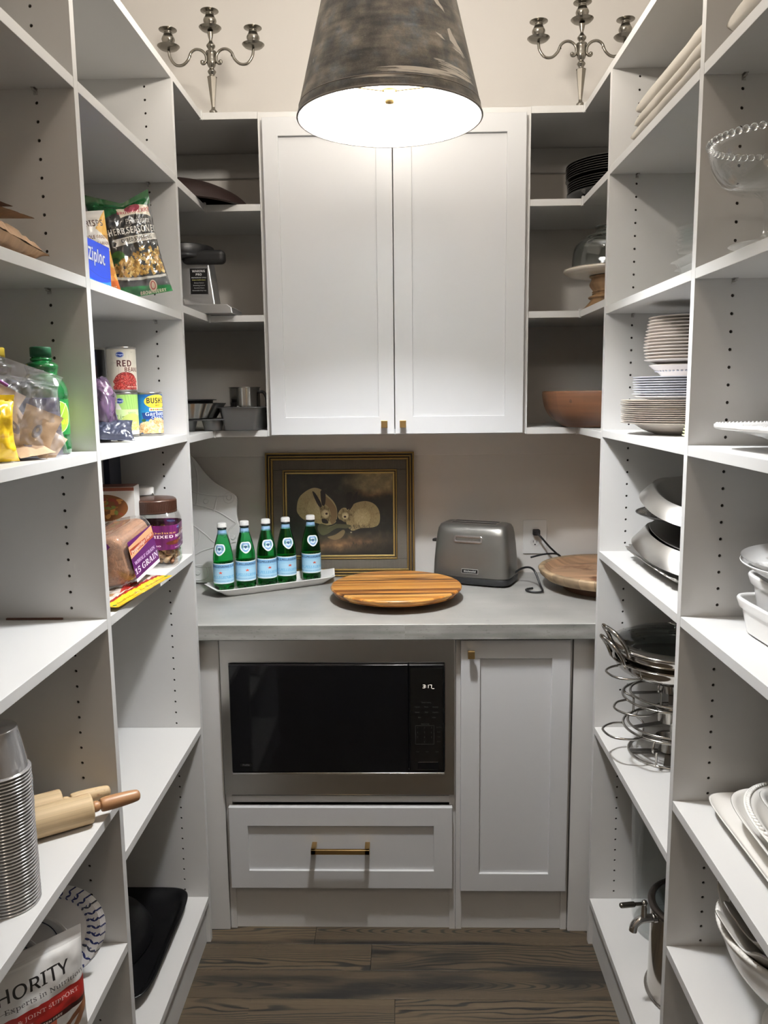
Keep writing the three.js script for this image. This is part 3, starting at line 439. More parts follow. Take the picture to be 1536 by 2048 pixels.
// ================================================================ ceramic platter leaning in the left corner
{
  const t = thing('ceramic_platter', 'large white ceramic figure shaped platter leaning in the left corner', 'platter');
  const half = [[0, 0.436], [0.045, 0.436], [0.062, 0.425], [0.10, 0.375], [0.135, 0.34], [0.175, 0.315], [0.208, 0.295], [0.214, 0.278], [0.213, 0.235], [0.219, 0.205], [0.236, 0.165], [0.25, 0.11], [0.252, 0.05], [0.245, 0.015], [0.225, 0.0], [0.08, 0.0], [0.06, 0.02], [0, 0.025]];
  const pts = [...half, ...half.slice(1, -1).reverse().map(([a, b]) => [-a, b])];
  const s = new THREE.Shape(); s.moveTo(...pts[0]); s.splineThru(pts.slice(1).concat([pts[0]]).map((p) => new THREE.Vector2(...p)));
  t.position.set(-0.792, CT + 0.006, -2.70); t.rotation.x = -0.22;
  const M2 = phys({ color: lin(0.62, 0.615, 0.60), roughness: 0.12, clearcoat: 0.5, clearcoatRoughness: 0.05 });
  part(t, 'platter_body', extr(s, 0.010, 0.004), M2);
  const cord = (p, r = 0.0029) => tube(p.map(([a, b]) => [a, b, 0.0138]), r, 40, 6);
  const L = [];
  L.push(cord([[0.045, 0.435], [0.055, 0.39], [0.04, 0.35], [0.075, 0.36]]), cord([[0.062, 0.425], [0.078, 0.375], [0.082, 0.31], [0.077, 0.26]]), cord([[-0.12, 0.345], [0.03, 0.320], [0.09, 0.302], [0.15, 0.294], [0.20, 0.296]]), cord([[0.0, 0.30], [0.05, 0.27], [0.11, 0.255], [0.16, 0.235], [0.215, 0.20]]), cord([[0.150, 0.293], [0.143, 0.26], [0.138, 0.238]]), cord([[0.0, 0.235], [0.045, 0.25], [0.06, 0.225], [0.04, 0.19], [0.0, 0.185]]), cord([[0.03, 0.19], [0.06, 0.195], [0.105, 0.165], [0.15, 0.13], [0.215, 0.135]]), cord([[0.215, 0.2], [0.19, 0.17], [0.2, 0.13]]), cord([[0.15, 0.12], [0.09, 0.10], [0.06, 0.075], [0.075, 0.055], [0.13, 0.05]]), cord([[0.03, 0.055], [0.06, 0.055], [0.115, 0.05], [0.115, 0.012], [0.045, 0.013], [0.06, 0.055]]), cord([[-0.02, 0.05], [0.0, 0.13], [0.05, 0.14]]));
  const ringT = (x, y, R, r = 0.0018) => { const g = new THREE.TorusGeometry(R, r, 6, 28); g.translate(x, y, 0.0138); return g; };
  L.push(ringT(0.045, 0.155, 0.045), ringT(0.19, 0.287, 0.018)); part(t, 'raised_cords', L, M2);
  const btn = (x, y) => { const g = lathe([[0, 0.003], [0.005, 0.0025], [0.0075, 0.004], [0.0095, 0.0], [0, 0]], 20); g.rotateX(Math.PI / 2); g.translate(x, y, 0.013); return g; };
  for (const [x, y] of [[0.11, 0.275], [0.19, 0.287], [0.03, 0.165], [0.055, 0.158], [0.085, 0.030], [0.205, 0.15]]) part(t, 'raised_button', btn(x, y), M2);
}

// ================================================================ striped turntable
{
  const t = thing('lazy_susan', 'round striped teak turntable at the middle of the worktop', 'turntable', [-0.026, CT, -2.474], 0.05);
  const wood = tex(1024, 1024, (c, w, h) => {
    let y = 0, k = 0; const cols = [[196, 138, 66], [182, 120, 52], [205, 152, 82], [150, 92, 38], [190, 130, 60], [128, 76, 32], [200, 145, 74]];
    const im = c.createImageData(w, h), bands = []; while (y < h) { const d = rr(28, 74); bands.push([y, y + d, cols[k++ % 7], rr(0, 9), rr(0, 1)]); y += d; }
    for (let j = 0; j < h; j++) { const b = bands.find((q) => j < q[1]) || bands.at(-1); for (let i = 0; i < w; i++) { const u = i / w, n = noise(u * 5 + b[3], j / h * 70, b[3]), m = noise(u * 2.2 + b[3] * 3, j / h * 16, 5), dk = Math.max(0, m - 0.62) * 2.4 * (0.4 + b[4]), e = j - b[0] < 1.5 ? 0.78 : 1, g = (0.84 + 0.3 * n) * e, q = (j * w + i) * 4; im.data[q] = b[2][0] * g * (1 - dk * 0.75); im.data[q + 1] = b[2][1] * g * (1 - dk * 0.85); im.data[q + 2] = b[2][2] * g * (1 - dk * 0.85); im.data[q + 3] = 255; } }
    c.putImageData(im, 0, 0);
  });
  const R = 0.205, top = lathe(smoothPts([[0, 0.024], [R - 0.03, 0.024], [R - 0.012, 0.0285], [R - 0.006, 0.034], [R, 0.040], [R - 0.003, 0.0455], [R - 0.010, 0.0462], [R - 0.02, 0.0462], [0, 0.0462]], 60), 96), p = top.attributes.position, uv = top.attributes.uv;
  for (let i = 0; i < p.count; i++) uv.setXY(i, p.getX(i) / 0.42 + 0.5, p.getZ(i) / 0.42 + 0.5 + p.getY(i) * 0.4);
  part(t, 'turntable_top', top, phys({ map: wood, roughness: 0.38, clearcoat: 0.15, clearcoatRoughness: 0.4 }));
  part(t, 'turntable_base', [cyl(0.10, 0.10, 0.010, 40, [0, 0.0005, 0]), cyl(0.055, 0.055, 0.014, 30, [0, 0.0105, 0])], std(lin(0.16, 0.08, 0.03), 0.6));
}

// ================================================================ toaster, outlet
{
  const t = thing('toaster', 'silver grey two slot toaster with black base beside the outlet', 'toaster', [0.2435, CT, -2.712], -0.40); t.scale.y = 1.065;
  const body = std(lin(0.21, 0.205, 0.19), 0.36, 0.75, {}), L = 0.268, D = 0.158, H = 0.188;
  const se = superE(6), rings = [[L / 2, D / 2, 0.024], [L / 2, D / 2, 0.03], [L / 2 * 0.985, D / 2 * 0.965, 0.075], [L / 2 * 0.955, D / 2 * 0.90, 0.125], [L / 2 * 0.925, D / 2 * 0.84, 0.158], [L / 2 * 0.900, D / 2 * 0.78, 0.175], [L / 2 * 0.855, D / 2 * 0.66, 0.1865], [L / 2 * 0.78, D / 2 * 0.52, 0.1905]];
  const g = loft(rings, (a) => se(a), 128, true, true); part(t, 'body', g, body);
  part(t, 'base', loft([[L / 2 * 0.95, D / 2 * 0.93, 0.0035], [L / 2 * 1.01, D / 2 * 1.01, 0.008], [L / 2 * 1.012, D / 2 * 1.015, 0.024], [L / 2 * 0.98, D / 2 * 0.97, 0.0255]], (a) => se(a), 96), std(lin(0.016, 0.017, 0.019), 0.45));
  for (const [fx, fz] of [[-1, -1], [1, -1], [-1, 1], [1, 1]]) part(t, 'foot', cyl(0.008, 0.008, 0.0045, 14, [fx * L * 0.4, 0, fz * D * 0.36]), M.black);
  for (const dz of [-0.019, 0.019]) { const s = part(t, 'slot', [rbox(-0.082, 0.082, 0.1898, 0.1918, dz - 0.0135, dz + 0.0135, 0.0009)], M.chrome); part(s, 'slot_opening', rbox(-0.077, 0.077, 0.1905, 0.1922, dz - 0.009, dz + 0.009, 0.0008), M.black); }
  // front grille
  const zf = (y) => { for (let i = 0; i < rings.length - 1; i++) if (y <= rings[i + 1][2]) { const k = (y - rings[i][2]) / (rings[i + 1][2] - rings[i][2]); return rings[i][1] + (rings[i + 1][1] - rings[i][1]) * k; } return 0; };
  const gy = 0.146, gz = zf(gy) + 0.0004, tilt = -0.20, gr = new THREE.Group(); gr.name = 'front_grille'; gr.position.set(-0.005, gy, gz); gr.rotation.x = tilt; t.add(gr);
  const rs = rrect(0.098, 0.021, 0.009); const hs = rrect(0.088, 0.012, 0.0045).getPoints(6); rs.holes.push(new THREE.Path(hs)); const fr = new THREE.ExtrudeGeometry(rs, { depth: 0.003, bevelEnabled: true, bevelSize: 0.001, bevelThickness: 0.001, bevelSegments: 2 }); fr.translate(0, 0, -0.0015); part(gr, 'grille_frame', fr, M.steel);
  part(gr, 'grille_recess', box(-0.044, 0.044, -0.006, 0.006, -0.0022, -0.0008), std(lin(0.10, 0.05, 0.03), 0.6)); const bars = []; for (let i = 0; i < 22; i++) bars.push(box(-0.0435 + i * 0.00405, -0.0419 + i * 0.00405, -0.006, 0.006, -0.001, 0.0018)); part(gr, 'grille_bars', bars, std(lin(0.20, 0.19, 0.17), 0.4, 0.8));
  const badge = tex(256, 64, (c) => { c.fillStyle = '#b9b8b3'; c.fillRect(0, 0, 256, 64); c.fillStyle = '#101010'; c.fillRect(6, 6, 244, 52); text(c, 'KitchenAid', 128, 33, 36, '#dadad6'); });
  const by = 0.047; const bg = rbox(-0.029, 0.029, -0.0075, 0.0075, -0.001, 0.0012, 0.0006); const bp = part(t, 'badge_plate', bg, M.steel); bp.position.set(0.005, by, zf(by) + 0.0006); bp.rotation.x = -0.06; const bl = new THREE.PlaneGeometry(0.0575, 0.0144); bl.translate(0, 0, 0.0014); part(bp, 'badge_lettering', bl, std(0xffffff, 0.4, 0.2, { map: badge }));
  part(t, 'lever', [rbox(-L / 2 - 0.020, -L / 2 + 0.006, 0.122, 0.131, -0.012, 0.012, 0.003)], M.black);
  part(t, 'power_cord', tube([[L / 2 - 0.012, 0.026, -0.02], [L / 2 + 0.02, 0.048, -0.02], [L / 2 + 0.05, 0.058, 0.0], [0.21, 0.055, 0.03], [0.235, 0.018, 0.052], [0.25, 0.006, 0.09], [0.215, 0.0045, 0.10], [0.195, 0.0045, 0.075], [0.21, 0.0045, 0.05]], 0.0034, 80, 8), M.black);
}
{
  const t = thing('wall_outlet', 'white wall outlet with a black plug in its upper socket', 'outlet', [0.4645, 1.09, ZB]);
  const s = rrect(0.083, 0.121, 0.004); const g = new THREE.ExtrudeGeometry(s, { depth: 0.003, bevelEnabled: true, bevelSize: 0.0012, bevelThickness: 0.0012, bevelOffset: -0.0012, bevelSegments: 2 }); g.translate(0, 0, 0.0015);
  part(t, 'cover_plate', g, std(lin(0.72, 0.715, 0.70), 0.35));
  for (const dy of [0.0195, -0.0195]) { const r = part(t, 'socket', (() => { const q = new THREE.CylinderGeometry(0.0172, 0.0172, 0.003, 28); q.rotateX(Math.PI / 2); q.scale(1, 0.82, 1); q.translate(0, dy, 0.0065); return q; })(), std(lin(0.66, 0.655, 0.64), 0.35)); part(r, 'socket_slots', [box(-0.0072, -0.0055, dy - 0.001, dy + 0.0075, 0.0075, 0.0084), box(0.0055, 0.0072, dy - 0.001, dy + 0.0075, 0.0075, 0.0084), box(-0.0025, 0.0025, dy - 0.010, dy - 0.0055, 0.0075, 0.0084)], M.black); }
  const c = solo('plug_cord', [rbox(0.454, 0.479, 1.098, 1.119, ZB + 0.0085, ZB + 0.032, 0.004), cyl(0.006, 0.004, 0.012, 12).rotateX(Math.PI / 2).translate(0.4665, 1.1075, ZB + 0.031), tube([[0.4665, 1.1075, ZB + 0.04], [0.475, 1.100, ZB + 0.052], [0.51, 1.060, ZB + 0.055], [0.545, 1.028, ZB + 0.050], [0.552, 1.022, ZB + 0.05]], 0.0034, 40, 8), tube([[0.552, 1.022, ZB + 0.05], [0.535, 1.037, ZB + 0.058], [0.49, 1.039, ZB + 0.064], [0.44, 1.029, ZB + 0.07]], 0.0034, 40, 8)], M.black, 'black plug and cord running from the outlet behind the toaster', 'cord');
}

// ================================================================ round wooden tray at the right
{
  const t = thing('wooden_tray', 'worn round wooden tray on a foot at the right end of the worktop', 'tray', [0.672, CT, -2.603]);
  const R = 0.231;
  const wt = tex(1024, 1024, (c, w, h) => { const im = c.createImageData(w, h); for (let j = 0; j < h; j++) for (let i = 0; i < w; i++) { const u = i / w, v = j / h, st = noise(u * 5, v * 60, 1), n = fbm(u * 8, v * 8, 3, 5), sp = Math.max(0, Math.min(1, (n - 0.50) * 9)) * Math.max(0, Math.min(1, 1.5 - Math.hypot(u - 0.45, v - 0.5) * 3.6)), g = 0.84 + 0.26 * st, pl = noise(Math.floor(v * 7) * 3.1, 4, 2) * 0.14 + 0.9, q = (j * w + i) * 4; im.data[q] = (172 - 70 * sp) * g * pl; im.data[q + 1] = (137 - 74 * sp) * g * pl; im.data[q + 2] = (106 - 66 * sp) * g * pl; im.data[q + 3] = 255; } c.putImageData(im, 0, 0); });
  const rimT = dtex(1024, 64, (i, j, u, v) => { const k = Math.floor(u * 28), g = (0.86 + 0.26 * noise(u * 90, v * 5, 2)) * (0.86 + 0.26 * hash(k, 3, 1)) * ((u * 28) % 1 < 0.02 ? 0.75 : 1); return [164 * g, 140 * g, 110 * g]; });
  const inside = lathe([[0, 0.046], [R - 0.05, 0.046], [R - 0.045, 0.0445], [R - 0.040, 0.046], [R - 0.034, 0.05], [R - 0.020, 0.066]], 96), p = inside.attributes.position, uv = inside.attributes.uv; for (let i = 0; i < p.count; i++) uv.setXY(i, p.getX(i) / 0.46 + 0.5, p.getZ(i) / 0.46 + 0.5);
  part(t, 'tray_surface', inside, std(0xffffff, 0.55, 0, { map: wt }));
  part(t, 'rim', lathe([[R - 0.020, 0.066], [R - 0.014, 0.069], [R - 0.004, 0.068], [R, 0.063], [R - 0.006, 0.048], [R - 0.022, 0.034], [R - 0.05, 0.028], [0, 0.028]], 96), std(0xffffff, 0.6, 0, { map: rimT }));
  part(t, 'foot', cyl(0.15, 0.15, 0.0275, 60, [0, 0.0005, 0]), std(lin(0.10, 0.045, 0.018), 0.6));
}

// ================================================================ candelabra
{
  const t = thing('candelabra', 'tarnished three cup candelabra on the left corner shelf top', 'candelabra', [-0.549, 2.4147, -2.5035], 0, 'candelabra above the cabinets');
  const C = 10, pts = [[0, 0], [0.0125, 0], [0.0128, 0.0025], [0.0112, 0.0045], [0.0116, 0.008], [0.009, 0.0105], [0.0058, 0.014], [0.0052, 0.019]];
  part(t, 'base', lathe(pts, 32), M.pewter);
  const col = new THREE.CylinderGeometry(0.0145, 0.0052, 0.0825, 6, 1); col.translate(0, 0.019 + 0.04125, 0); part(t, 'hexagonal_stem', toCreasedNormals(col, 0.4), M.pewter);
  part(t, 'stem', lathe(smoothPts([[0.0142, 0.1015], [0.009, 0.1035], [0.0072, 0.107], [0.0115, 0.1145], [0.0118, 0.118], [0.0075, 0.1235], [0.0072, 0.127], [0.0105, 0.131], [0.0140, 0.141], [0.0122, 0.152], [0.0128, 0.165], [0.0150, 0.171], [0.0085, 0.1745], [0.0075, 0.177], [0.0122, 0.1835], [0.0124, 0.1885], [0.0065, 0.196], [0.0045, 0.202], [0.0065, 0.21], [0.009, 0.2225]], 90), 32), M.pewter);
  const cup = () => lathe(smoothPts([[0.003, 0.004], [0.010, 0.0045], [0.024, 0.007], [0.0312, 0.0132], [0.0322, 0.0146], [0.030, 0.0142], [0.0155, 0.0135], [0.0145, 0.0195], [0.0185, 0.030], [0.0182, 0.036], [0.0130, 0.0455], [0.0120, 0.0495], [0.0126, 0.0545], [0.0245, 0.0578], [0.0258, 0.0588], [0.0245, 0.0597], [0.0125, 0.0588], [0.0105, 0.052], [0, 0.050]], 110), 40);
  const mid = part(t, 'candle_cup', cup(), M.pewter); mid.position.y = 0.2215;
  for (const s of [-1, 1]) {
    const c = part(t, 'candle_cup', cup(), M.pewter); c.position.set(s * 0.1235, 0.1735, 0);
    const arm = [[s * 0.1235, 0.176, 0], [s * 0.120, 0.157, 0], [s * 0.104, 0.137, 0], [s * 0.084, 0.1365, 0], [s * 0.068, 0.150, 0], [s * 0.058, 0.170, 0], [s * 0.044, 0.178, 0], [s * 0.028, 0.175, 0], [s * 0.0165, 0.163, 0], [s * 0.0150, 0.147, 0], [s * 0.0215, 0.139, 0], [s * 0.0285, 0.1405, 0], [s * 0.0275, 0.1455, 0]];
    part(t, 'arm', [tube(arm, 0.0042, 90, 8), ball(0.006, [s * 0.0268, 0.1435, 0]), torus(0.0052, 0.0012, 0, 0, 0, 20, 6).rotateZ(1.1 * s).translate(s * 0.061, 0.163, 0)], M.pewter);
  }
  copy(t, [0.520, 2.4147, -2.5035], 0, 'tarnished three cup candelabra on the right corner shelf top');
}

// ================================================================ left corner shelves
solo('wooden_dome_bowl', lathe(smoothPts([[0, 0.088], [0.06, 0.086], [0.13, 0.074], [0.20, 0.042], [0.238, 0.006], [0.240, 0.001], [0.228, 0.001], [0.19, 0.036], [0.12, 0.066], [0, 0.076]], 50), 72).translate(-0.70, 2.1585, -2.59), std(lin(0.02, 0.009, 0.007), 0.5), 'large dark wooden bowl turned upside down on the upper left corner shelf', 'bowl');
{
  const t = thing('waffle_maker', 'silver waffle maker with black handle and black label', 'waffle maker', [-0.615, 1.838, -2.50], 0);
  const sil = std(lin(0.55, 0.55, 0.55), 0.34, 0.8);
  part(t, 'base', extr([[-0.11, 0.0], [0.112, 0.0], [0.110, 0.014], [0.098, 0.022], [-0.11, 0.026]], 0.15, 0.002).translate(0, 0.003, -0.085), sil);
  part(t, 'control_strip', extr([[-0.03, 0.0246], [0.094, 0.0218], [0.094, 0.0232], [-0.03, 0.0262]], 0.055, 0).translate(0, 0.002, 0.004), std(lin(0.05, 0.045, 0.045), 0.4)); part(t, 'indicator', rbox(0.062, 0.08, 0.0245, 0.0275, 0.018, 0.042, 0.001), std(lin(0.35, 0.02, 0.02), 0.35), 'red indicator lamp');
  part(t, 'dial', cyl(0.016, 0.0145, 0.018, 28).rotateX(0.35).translate(-0.045, 0.030, 0.052), M.steel);
  part(t, 'body', extr([[-0.075, 0.03], [0.052, 0.03], [0.034, 0.172], [-0.075, 0.172]], 0.075, 0.004).translate(0, 0, -0.05), sil);
  const lab = tex(256, 384, (c) => { c.fillStyle = '#0a0a0c'; c.fillRect(0, 0, 256, 384); c.strokeStyle = '#cfcfcf'; c.lineWidth = 5; c.strokeRect(5, 5, 246, 374); text(c, 'WARING', 128, 46, 44, '#eee'); text(c, 'PRO', 128, 94, 44, '#eee'); text(c, 'RESTAURANT STYLE', 128, 140, 22, '#ddd'); text(c, 'Belgian Waffle Maker', 128, 172, 18, '#d8d27a'); ['Rotary Feature', 'Browning Control', 'Nonstick Plates', 'Removable Drip Tray'].forEach((s, i) => text(c, s, 128, 214 + i * 36, 19, '#bbb')); });
  const lg = new THREE.PlaneGeometry(0.056, 0.078); lg.translate(0.010, 0.098, 0.0298); part(t, 'front_label', lg, std(0xffffff, 0.4, 0, { map: lab }), 'black printed label');
  part(t, 'waffle_head', lathe(smoothPts([[0, 0.012], [0.085, 0.010], [0.097, 0.0], [0.097, -0.02], [0.085, -0.034], [0, -0.036]], 30), 48).translate(-0.052, 0.196, -0.02), M.black);
  part(t, 'handle', [rbox(-0.035, 0.092, 0.146, 0.186, 0.012, 0.052, 0.014, 4), rbox(-0.03, 0.04, 0.155, 0.178, -0.03, 0.02, 0.006, 2)], std(lin(0.012, 0.012, 0.012), 0.5));
}
{
  const bake = std(lin(0.18, 0.18, 0.178), 0.42, 0.8), darkM = std(lin(0.07, 0.07, 0.072), 0.36, 0.75);
  const lp = thing('loaf_pan', 'grey metal loaf pan on the lower left corner shelf', 'pan', [-0.4925, 1.492, -2.565]);
  lp.position.x = -0.4955; const se = superE(7);
  part(lp, 'pan_body', loft([[0.050, 0.108, 0.001], [0.053, 0.111, 0.003], [0.066, 0.122, 0.068], [0.074, 0.130, 0.0695], [0.074, 0.130, 0.0715], [0.064, 0.1205, 0.071], [0.051, 0.109, 0.004]], (a) => se(a), 80), bake);
  const mc = thing('measuring_sifter', 'stainless handled flour sifter standing inside the loaf pan', 'sifter', [-0.4985, 1.4975, -2.565]);
  part(mc, 'cup_body', lathe([[0, 0.001], [0.046, 0.001], [0.0475, 0.003], [0.0475, 0.123], [0.0495, 0.1245], [0.0495, 0.1265], [0.0465, 0.126], [0.046, 0.004], [0, 0.004]], 48), std(lin(0.5, 0.48, 0.45), 0.16, 1));
  part(mc, 'handle', tube([[0.046, 0.112, 0.004], [0.060, 0.110, 0.006], [0.069, 0.095, 0.007], [0.0705, 0.07, 0.007], [0.066, 0.052, 0.006], [0.047, 0.045, 0.004]], 0.005, 40, 10), M.black);
  const mt = thing('muffin_tin', 'dark metal muffin tin under a fluted pan in the left corner', 'pan', [-0.672, 1.4925, -2.505], 0.25);
  part(mt, 'plate', extr(rrect(0.25, 0.17, 0.02), 0.002, 0.0008).rotateX(-Math.PI / 2).translate(0, 0.0325, 0), darkM);
  for (const ix of [-1, 0, 1]) for (const iz of [-1, 1]) part(mt, 'muffin_cup', lathe([[0, 0.0], [0.026, 0.0], [0.034, 0.033]], 28).translate(ix * 0.08, 0.0005, iz * 0.042), bake);
  const fp = thing('fluted_pan', 'fluted metal tart pan stacked on the muffin tin', 'pan', [-0.665, 1.529, -2.50]);
  part(fp, 'pan_body', loft([[0.085, 0.085, 0.001], [0.086, 0.086, 0.004], [0.114, 0.114, 0.046], [0.1135, 0.1135, 0.047], [0.084, 0.084, 0.005]], (a, i) => { const k = 1 + 0.035 * Math.cos(a * 20); return [Math.cos(a) * k, Math.sin(a) * k]; }, 240), std(lin(0.22, 0.22, 0.21), 0.3, 0.9));
  const rp = thing('cake_pan', 'dark round cake pan nested in the fluted pan', 'pan', [-0.668, 1.5345, -2.50]);
  part(rp, 'pan_body', lathe([[0, 0.0], [0.074, 0.0], [0.0765, 0.003], [0.0815, 0.050], [0.092, 0.0505], [0.0925, 0.0525], [0.080, 0.0535], [0.074, 0.004], [0, 0.003]], 56), darkM);
}

// ================================================================ left bay, upper shelves
const BAGS = {};
{ // boxes and bags on the second shelf
  const zb = thing('storage_bag_box', 'blue carton of zipper bags at the shelf front', 'box', [-0.6475, 1.8185, -1.70], Math.PI / 2);
  const zl = tex(512, 320, (c) => { c.fillStyle = '#1f46c8'; c.fillRect(0, 0, 512, 320); c.fillStyle = '#3aa3ea'; c.beginPath(); c.moveTo(0, 236); c.quadraticCurveTo(256, 300, 512, 236); c.lineTo(512, 320); c.lineTo(0, 320); c.fill(); c.strokeStyle = '#142f96'; c.lineWidth = 3; c.beginPath(); c.moveTo(80, 190); c.quadraticCurveTo(300, 250, 512, 218); c.stroke(); text(c, 'Ziploc', 270, 96, 118, '#f4f7fb', { stroke: '#17318f', lw: 10, sx: 0.9 }); text(c, 'SLIDER', 90, 286, 24, '#d6ecfb'); text(c, '20', 470, 280, 40, '#eef6fd'); });
  part(zb, 'carton', rbox(-0.0785, 0.0785, 0, 0.0955, -0.022, 0.0215, 0.001, 1), std(0x2148c4, 0.45)); const zp = new THREE.PlaneGeometry(0.1565, 0.095); zp.translate(0, 0.0477, 0.0219); part(zb, 'front_print', zp, phys({ map: zl, roughness: 0.4 }));
  const cr = thing('crisps_bag', 'white and orange crisps bag squeezed behind the blue carton', 'bag', [-0.698, 1.819, -1.862], 0.55);
  const crt = tex(512, 768, (c, w, h) => { c.fillStyle = '#f2ece2'; c.fillRect(0, 0, w, h); c.fillStyle = '#d9883c'; c.fillRect(0, 380, w, h); c.fillStyle = '#e7b355'; c.beginPath(); c.moveTo(w, 0); c.lineTo(w, 300); c.lineTo(360, 170); c.fill(); text(c, 'CRISPS', 330, 120, 84, '#5d4636'); text(c, 'WHOLE GRAIN', 330, 250, 46, '#7b5738'); text(c, 'TOASTED 5 GRAIN', 330, 310, 40, '#7b5738'); for (let i = 0; i < 60; i++) { const x = rr(150, 500), y = rr(420, 640); oval(c, x, y, rr(22, 50), rr(16, 34), ['#d9a54b', '#e9c373', '#b9772c', '#caa04c'][i % 4], rr(0, 3)); } c.fillStyle = '#d06a2c'; c.fillRect(0, 660, w, 110); text(c, 'NET WT 8 OZ', 380, 720, 30, '#f3e0c4'); });
  part(cr, 'bag', pillow(0.10, 0.180, 0.045, { seed: 4, seamT: 0.08 }).map((g) => g.rotateZ(0.16).translate(0, 0.098, 0)), phys({ map: crt, roughness: 0.3, clearcoat: 0.5, clearcoatRoughness: 0.2 })); cr.rotation.z = 0.0;
  const rd = thing('snack_bag', 'dark red bag standing behind the white crisps bag', 'bag', [-0.795, 1.819, -1.90], 0.3);
  const rdt = tex(256, 256, (c) => { c.fillStyle = '#3a1410'; c.fillRect(0, 0, 256, 256); for (let i = 0; i < 90; i++) oval(c, rr(0, 256), rr(0, 256), rr(6, 24), rr(5, 16), ['#6a2d1c', '#2a0d0a', '#8a4a2a', '#4b1a14'][i % 4], rr(0, 3)); });
  part(rd, 'bag', pillow(0.13, 0.205, 0.05, { seed: 9 }).map((g) => g.translate(0, 0.1035, 0)), phys({ map: rdt, roughness: 0.35 }));
  const hb = thing('stuffing_bag', 'tall black and green bag of herb stuffing cubes', 'bag', [-0.646, 1.8195, -1.975], 0.42);
  const hbt = tex(1024, 1400, (c, w, h) => {
    c.fillStyle = '#1d5b30'; c.fillRect(0, 0, w, h); c.fillStyle = '#3b3b3a'; c.beginPath(); c.moveTo(0, 380); c.lineTo(330, 250); c.quadraticCurveTo(620, 190, w, 170); c.lineTo(w, 1290); c.lineTo(0, 1200); c.fill();
    c.fillStyle = '#d9cdb8'; c.beginPath(); c.moveTo(430, 160); c.quadraticCurveTo(700, 80, 960, 190); c.lineTo(985, 330); c.quadraticCurveTo(720, 250, 460, 320); c.fill(); oval(c, 690, 170, 130, 70, '#a64a5a'); text(c, 'BROWNBERRY', 700, 235, 76, '#b0384a', { font: 'serif' });
    text(c, 'Premium', 720, 380, 96, '#e9e6df', { style: 'italic', font: 'serif' }); text(c, 'HERB SEASONED', 620, 500, 128, '#eeebe4', { sx: 0.86 });
    c.fillStyle = '#d8d4ca'; c.beginPath(); c.moveTo(230, 600); c.lineTo(w, 560); c.lineTo(w, 650); c.lineTo(250, 700); c.lineTo(285, 650); c.fill(); text(c, 'CUBED STUFFING', 640, 625, 74, '#2b2b2b', { rot: -0.04, sx: 0.9 });
    oval(c, 250, 850, 120, 90, '#3d6a30'); oval(c, 190, 900, 80, 60, '#27502a'); for (let i = 0; i < 230; i++) { const x = rr(160, 980), y = rr(Math.max(760, 1000 - x * 0.35), 1120), s = rr(34, 62); c.save(); c.translate(x, y); c.rotate(rr(0, 3)); c.fillStyle = ['#c9a55f', '#b88d48', '#d8bb7c', '#a27a3c', '#8b6a34'][i % 5]; c.fillRect(-s / 2, -s / 2, s, s * rr(0.7, 1)); c.fillStyle = 'rgba(90,60,25,.35)'; c.fillRect(-s / 2, s * 0.18, s, s * 0.22); c.restore(); }
    c.fillStyle = '#d9d6cc'; c.beginPath(); c.moveTo(90, 1085); c.quadraticCurveTo(500, 1190, 1010, 1145); c.lineTo(1010, 1180); c.quadraticCurveTo(500, 1230, 90, 1120); c.fill();
    c.fillStyle = '#494847'; c.fillRect(0, 1190, w, 120); c.fillStyle = '#1f6a37'; c.beginPath(); c.moveTo(0, 1230); c.lineTo(w, 1310); c.lineTo(w, h); c.lineTo(0, h); c.fill(); oval(c, 720, 1290, 66, 76, '#e7cdb4'); c.strokeStyle = '#b5433f'; c.lineWidth = 12; c.beginPath(); c.ellipse(720, 1286, 36, 50, 0, 0, 7); c.stroke(); text(c, 'BROWNBERRY', 710, 1368, 64, '#e8d6c2');
  });
  part(hb, 'bag', pillow(0.150, 0.228, 0.07, { seed: 2, nu: 34, nv: 44, wr: 0.010, f: 14, seamT: 0.07, seamB: 0.03, lift: (u, v) => v > 0.8 ? (v - 0.8) * 0.28 * (Math.abs(u - 0.55) - 0.28) : 0 }).map((g) => g.rotateZ(0.20).translate(0.0, 0.130, 0)), phys({ map: hbt, roughness: 0.22, clearcoat: 1, clearcoatRoughness: 0.08 }));
}
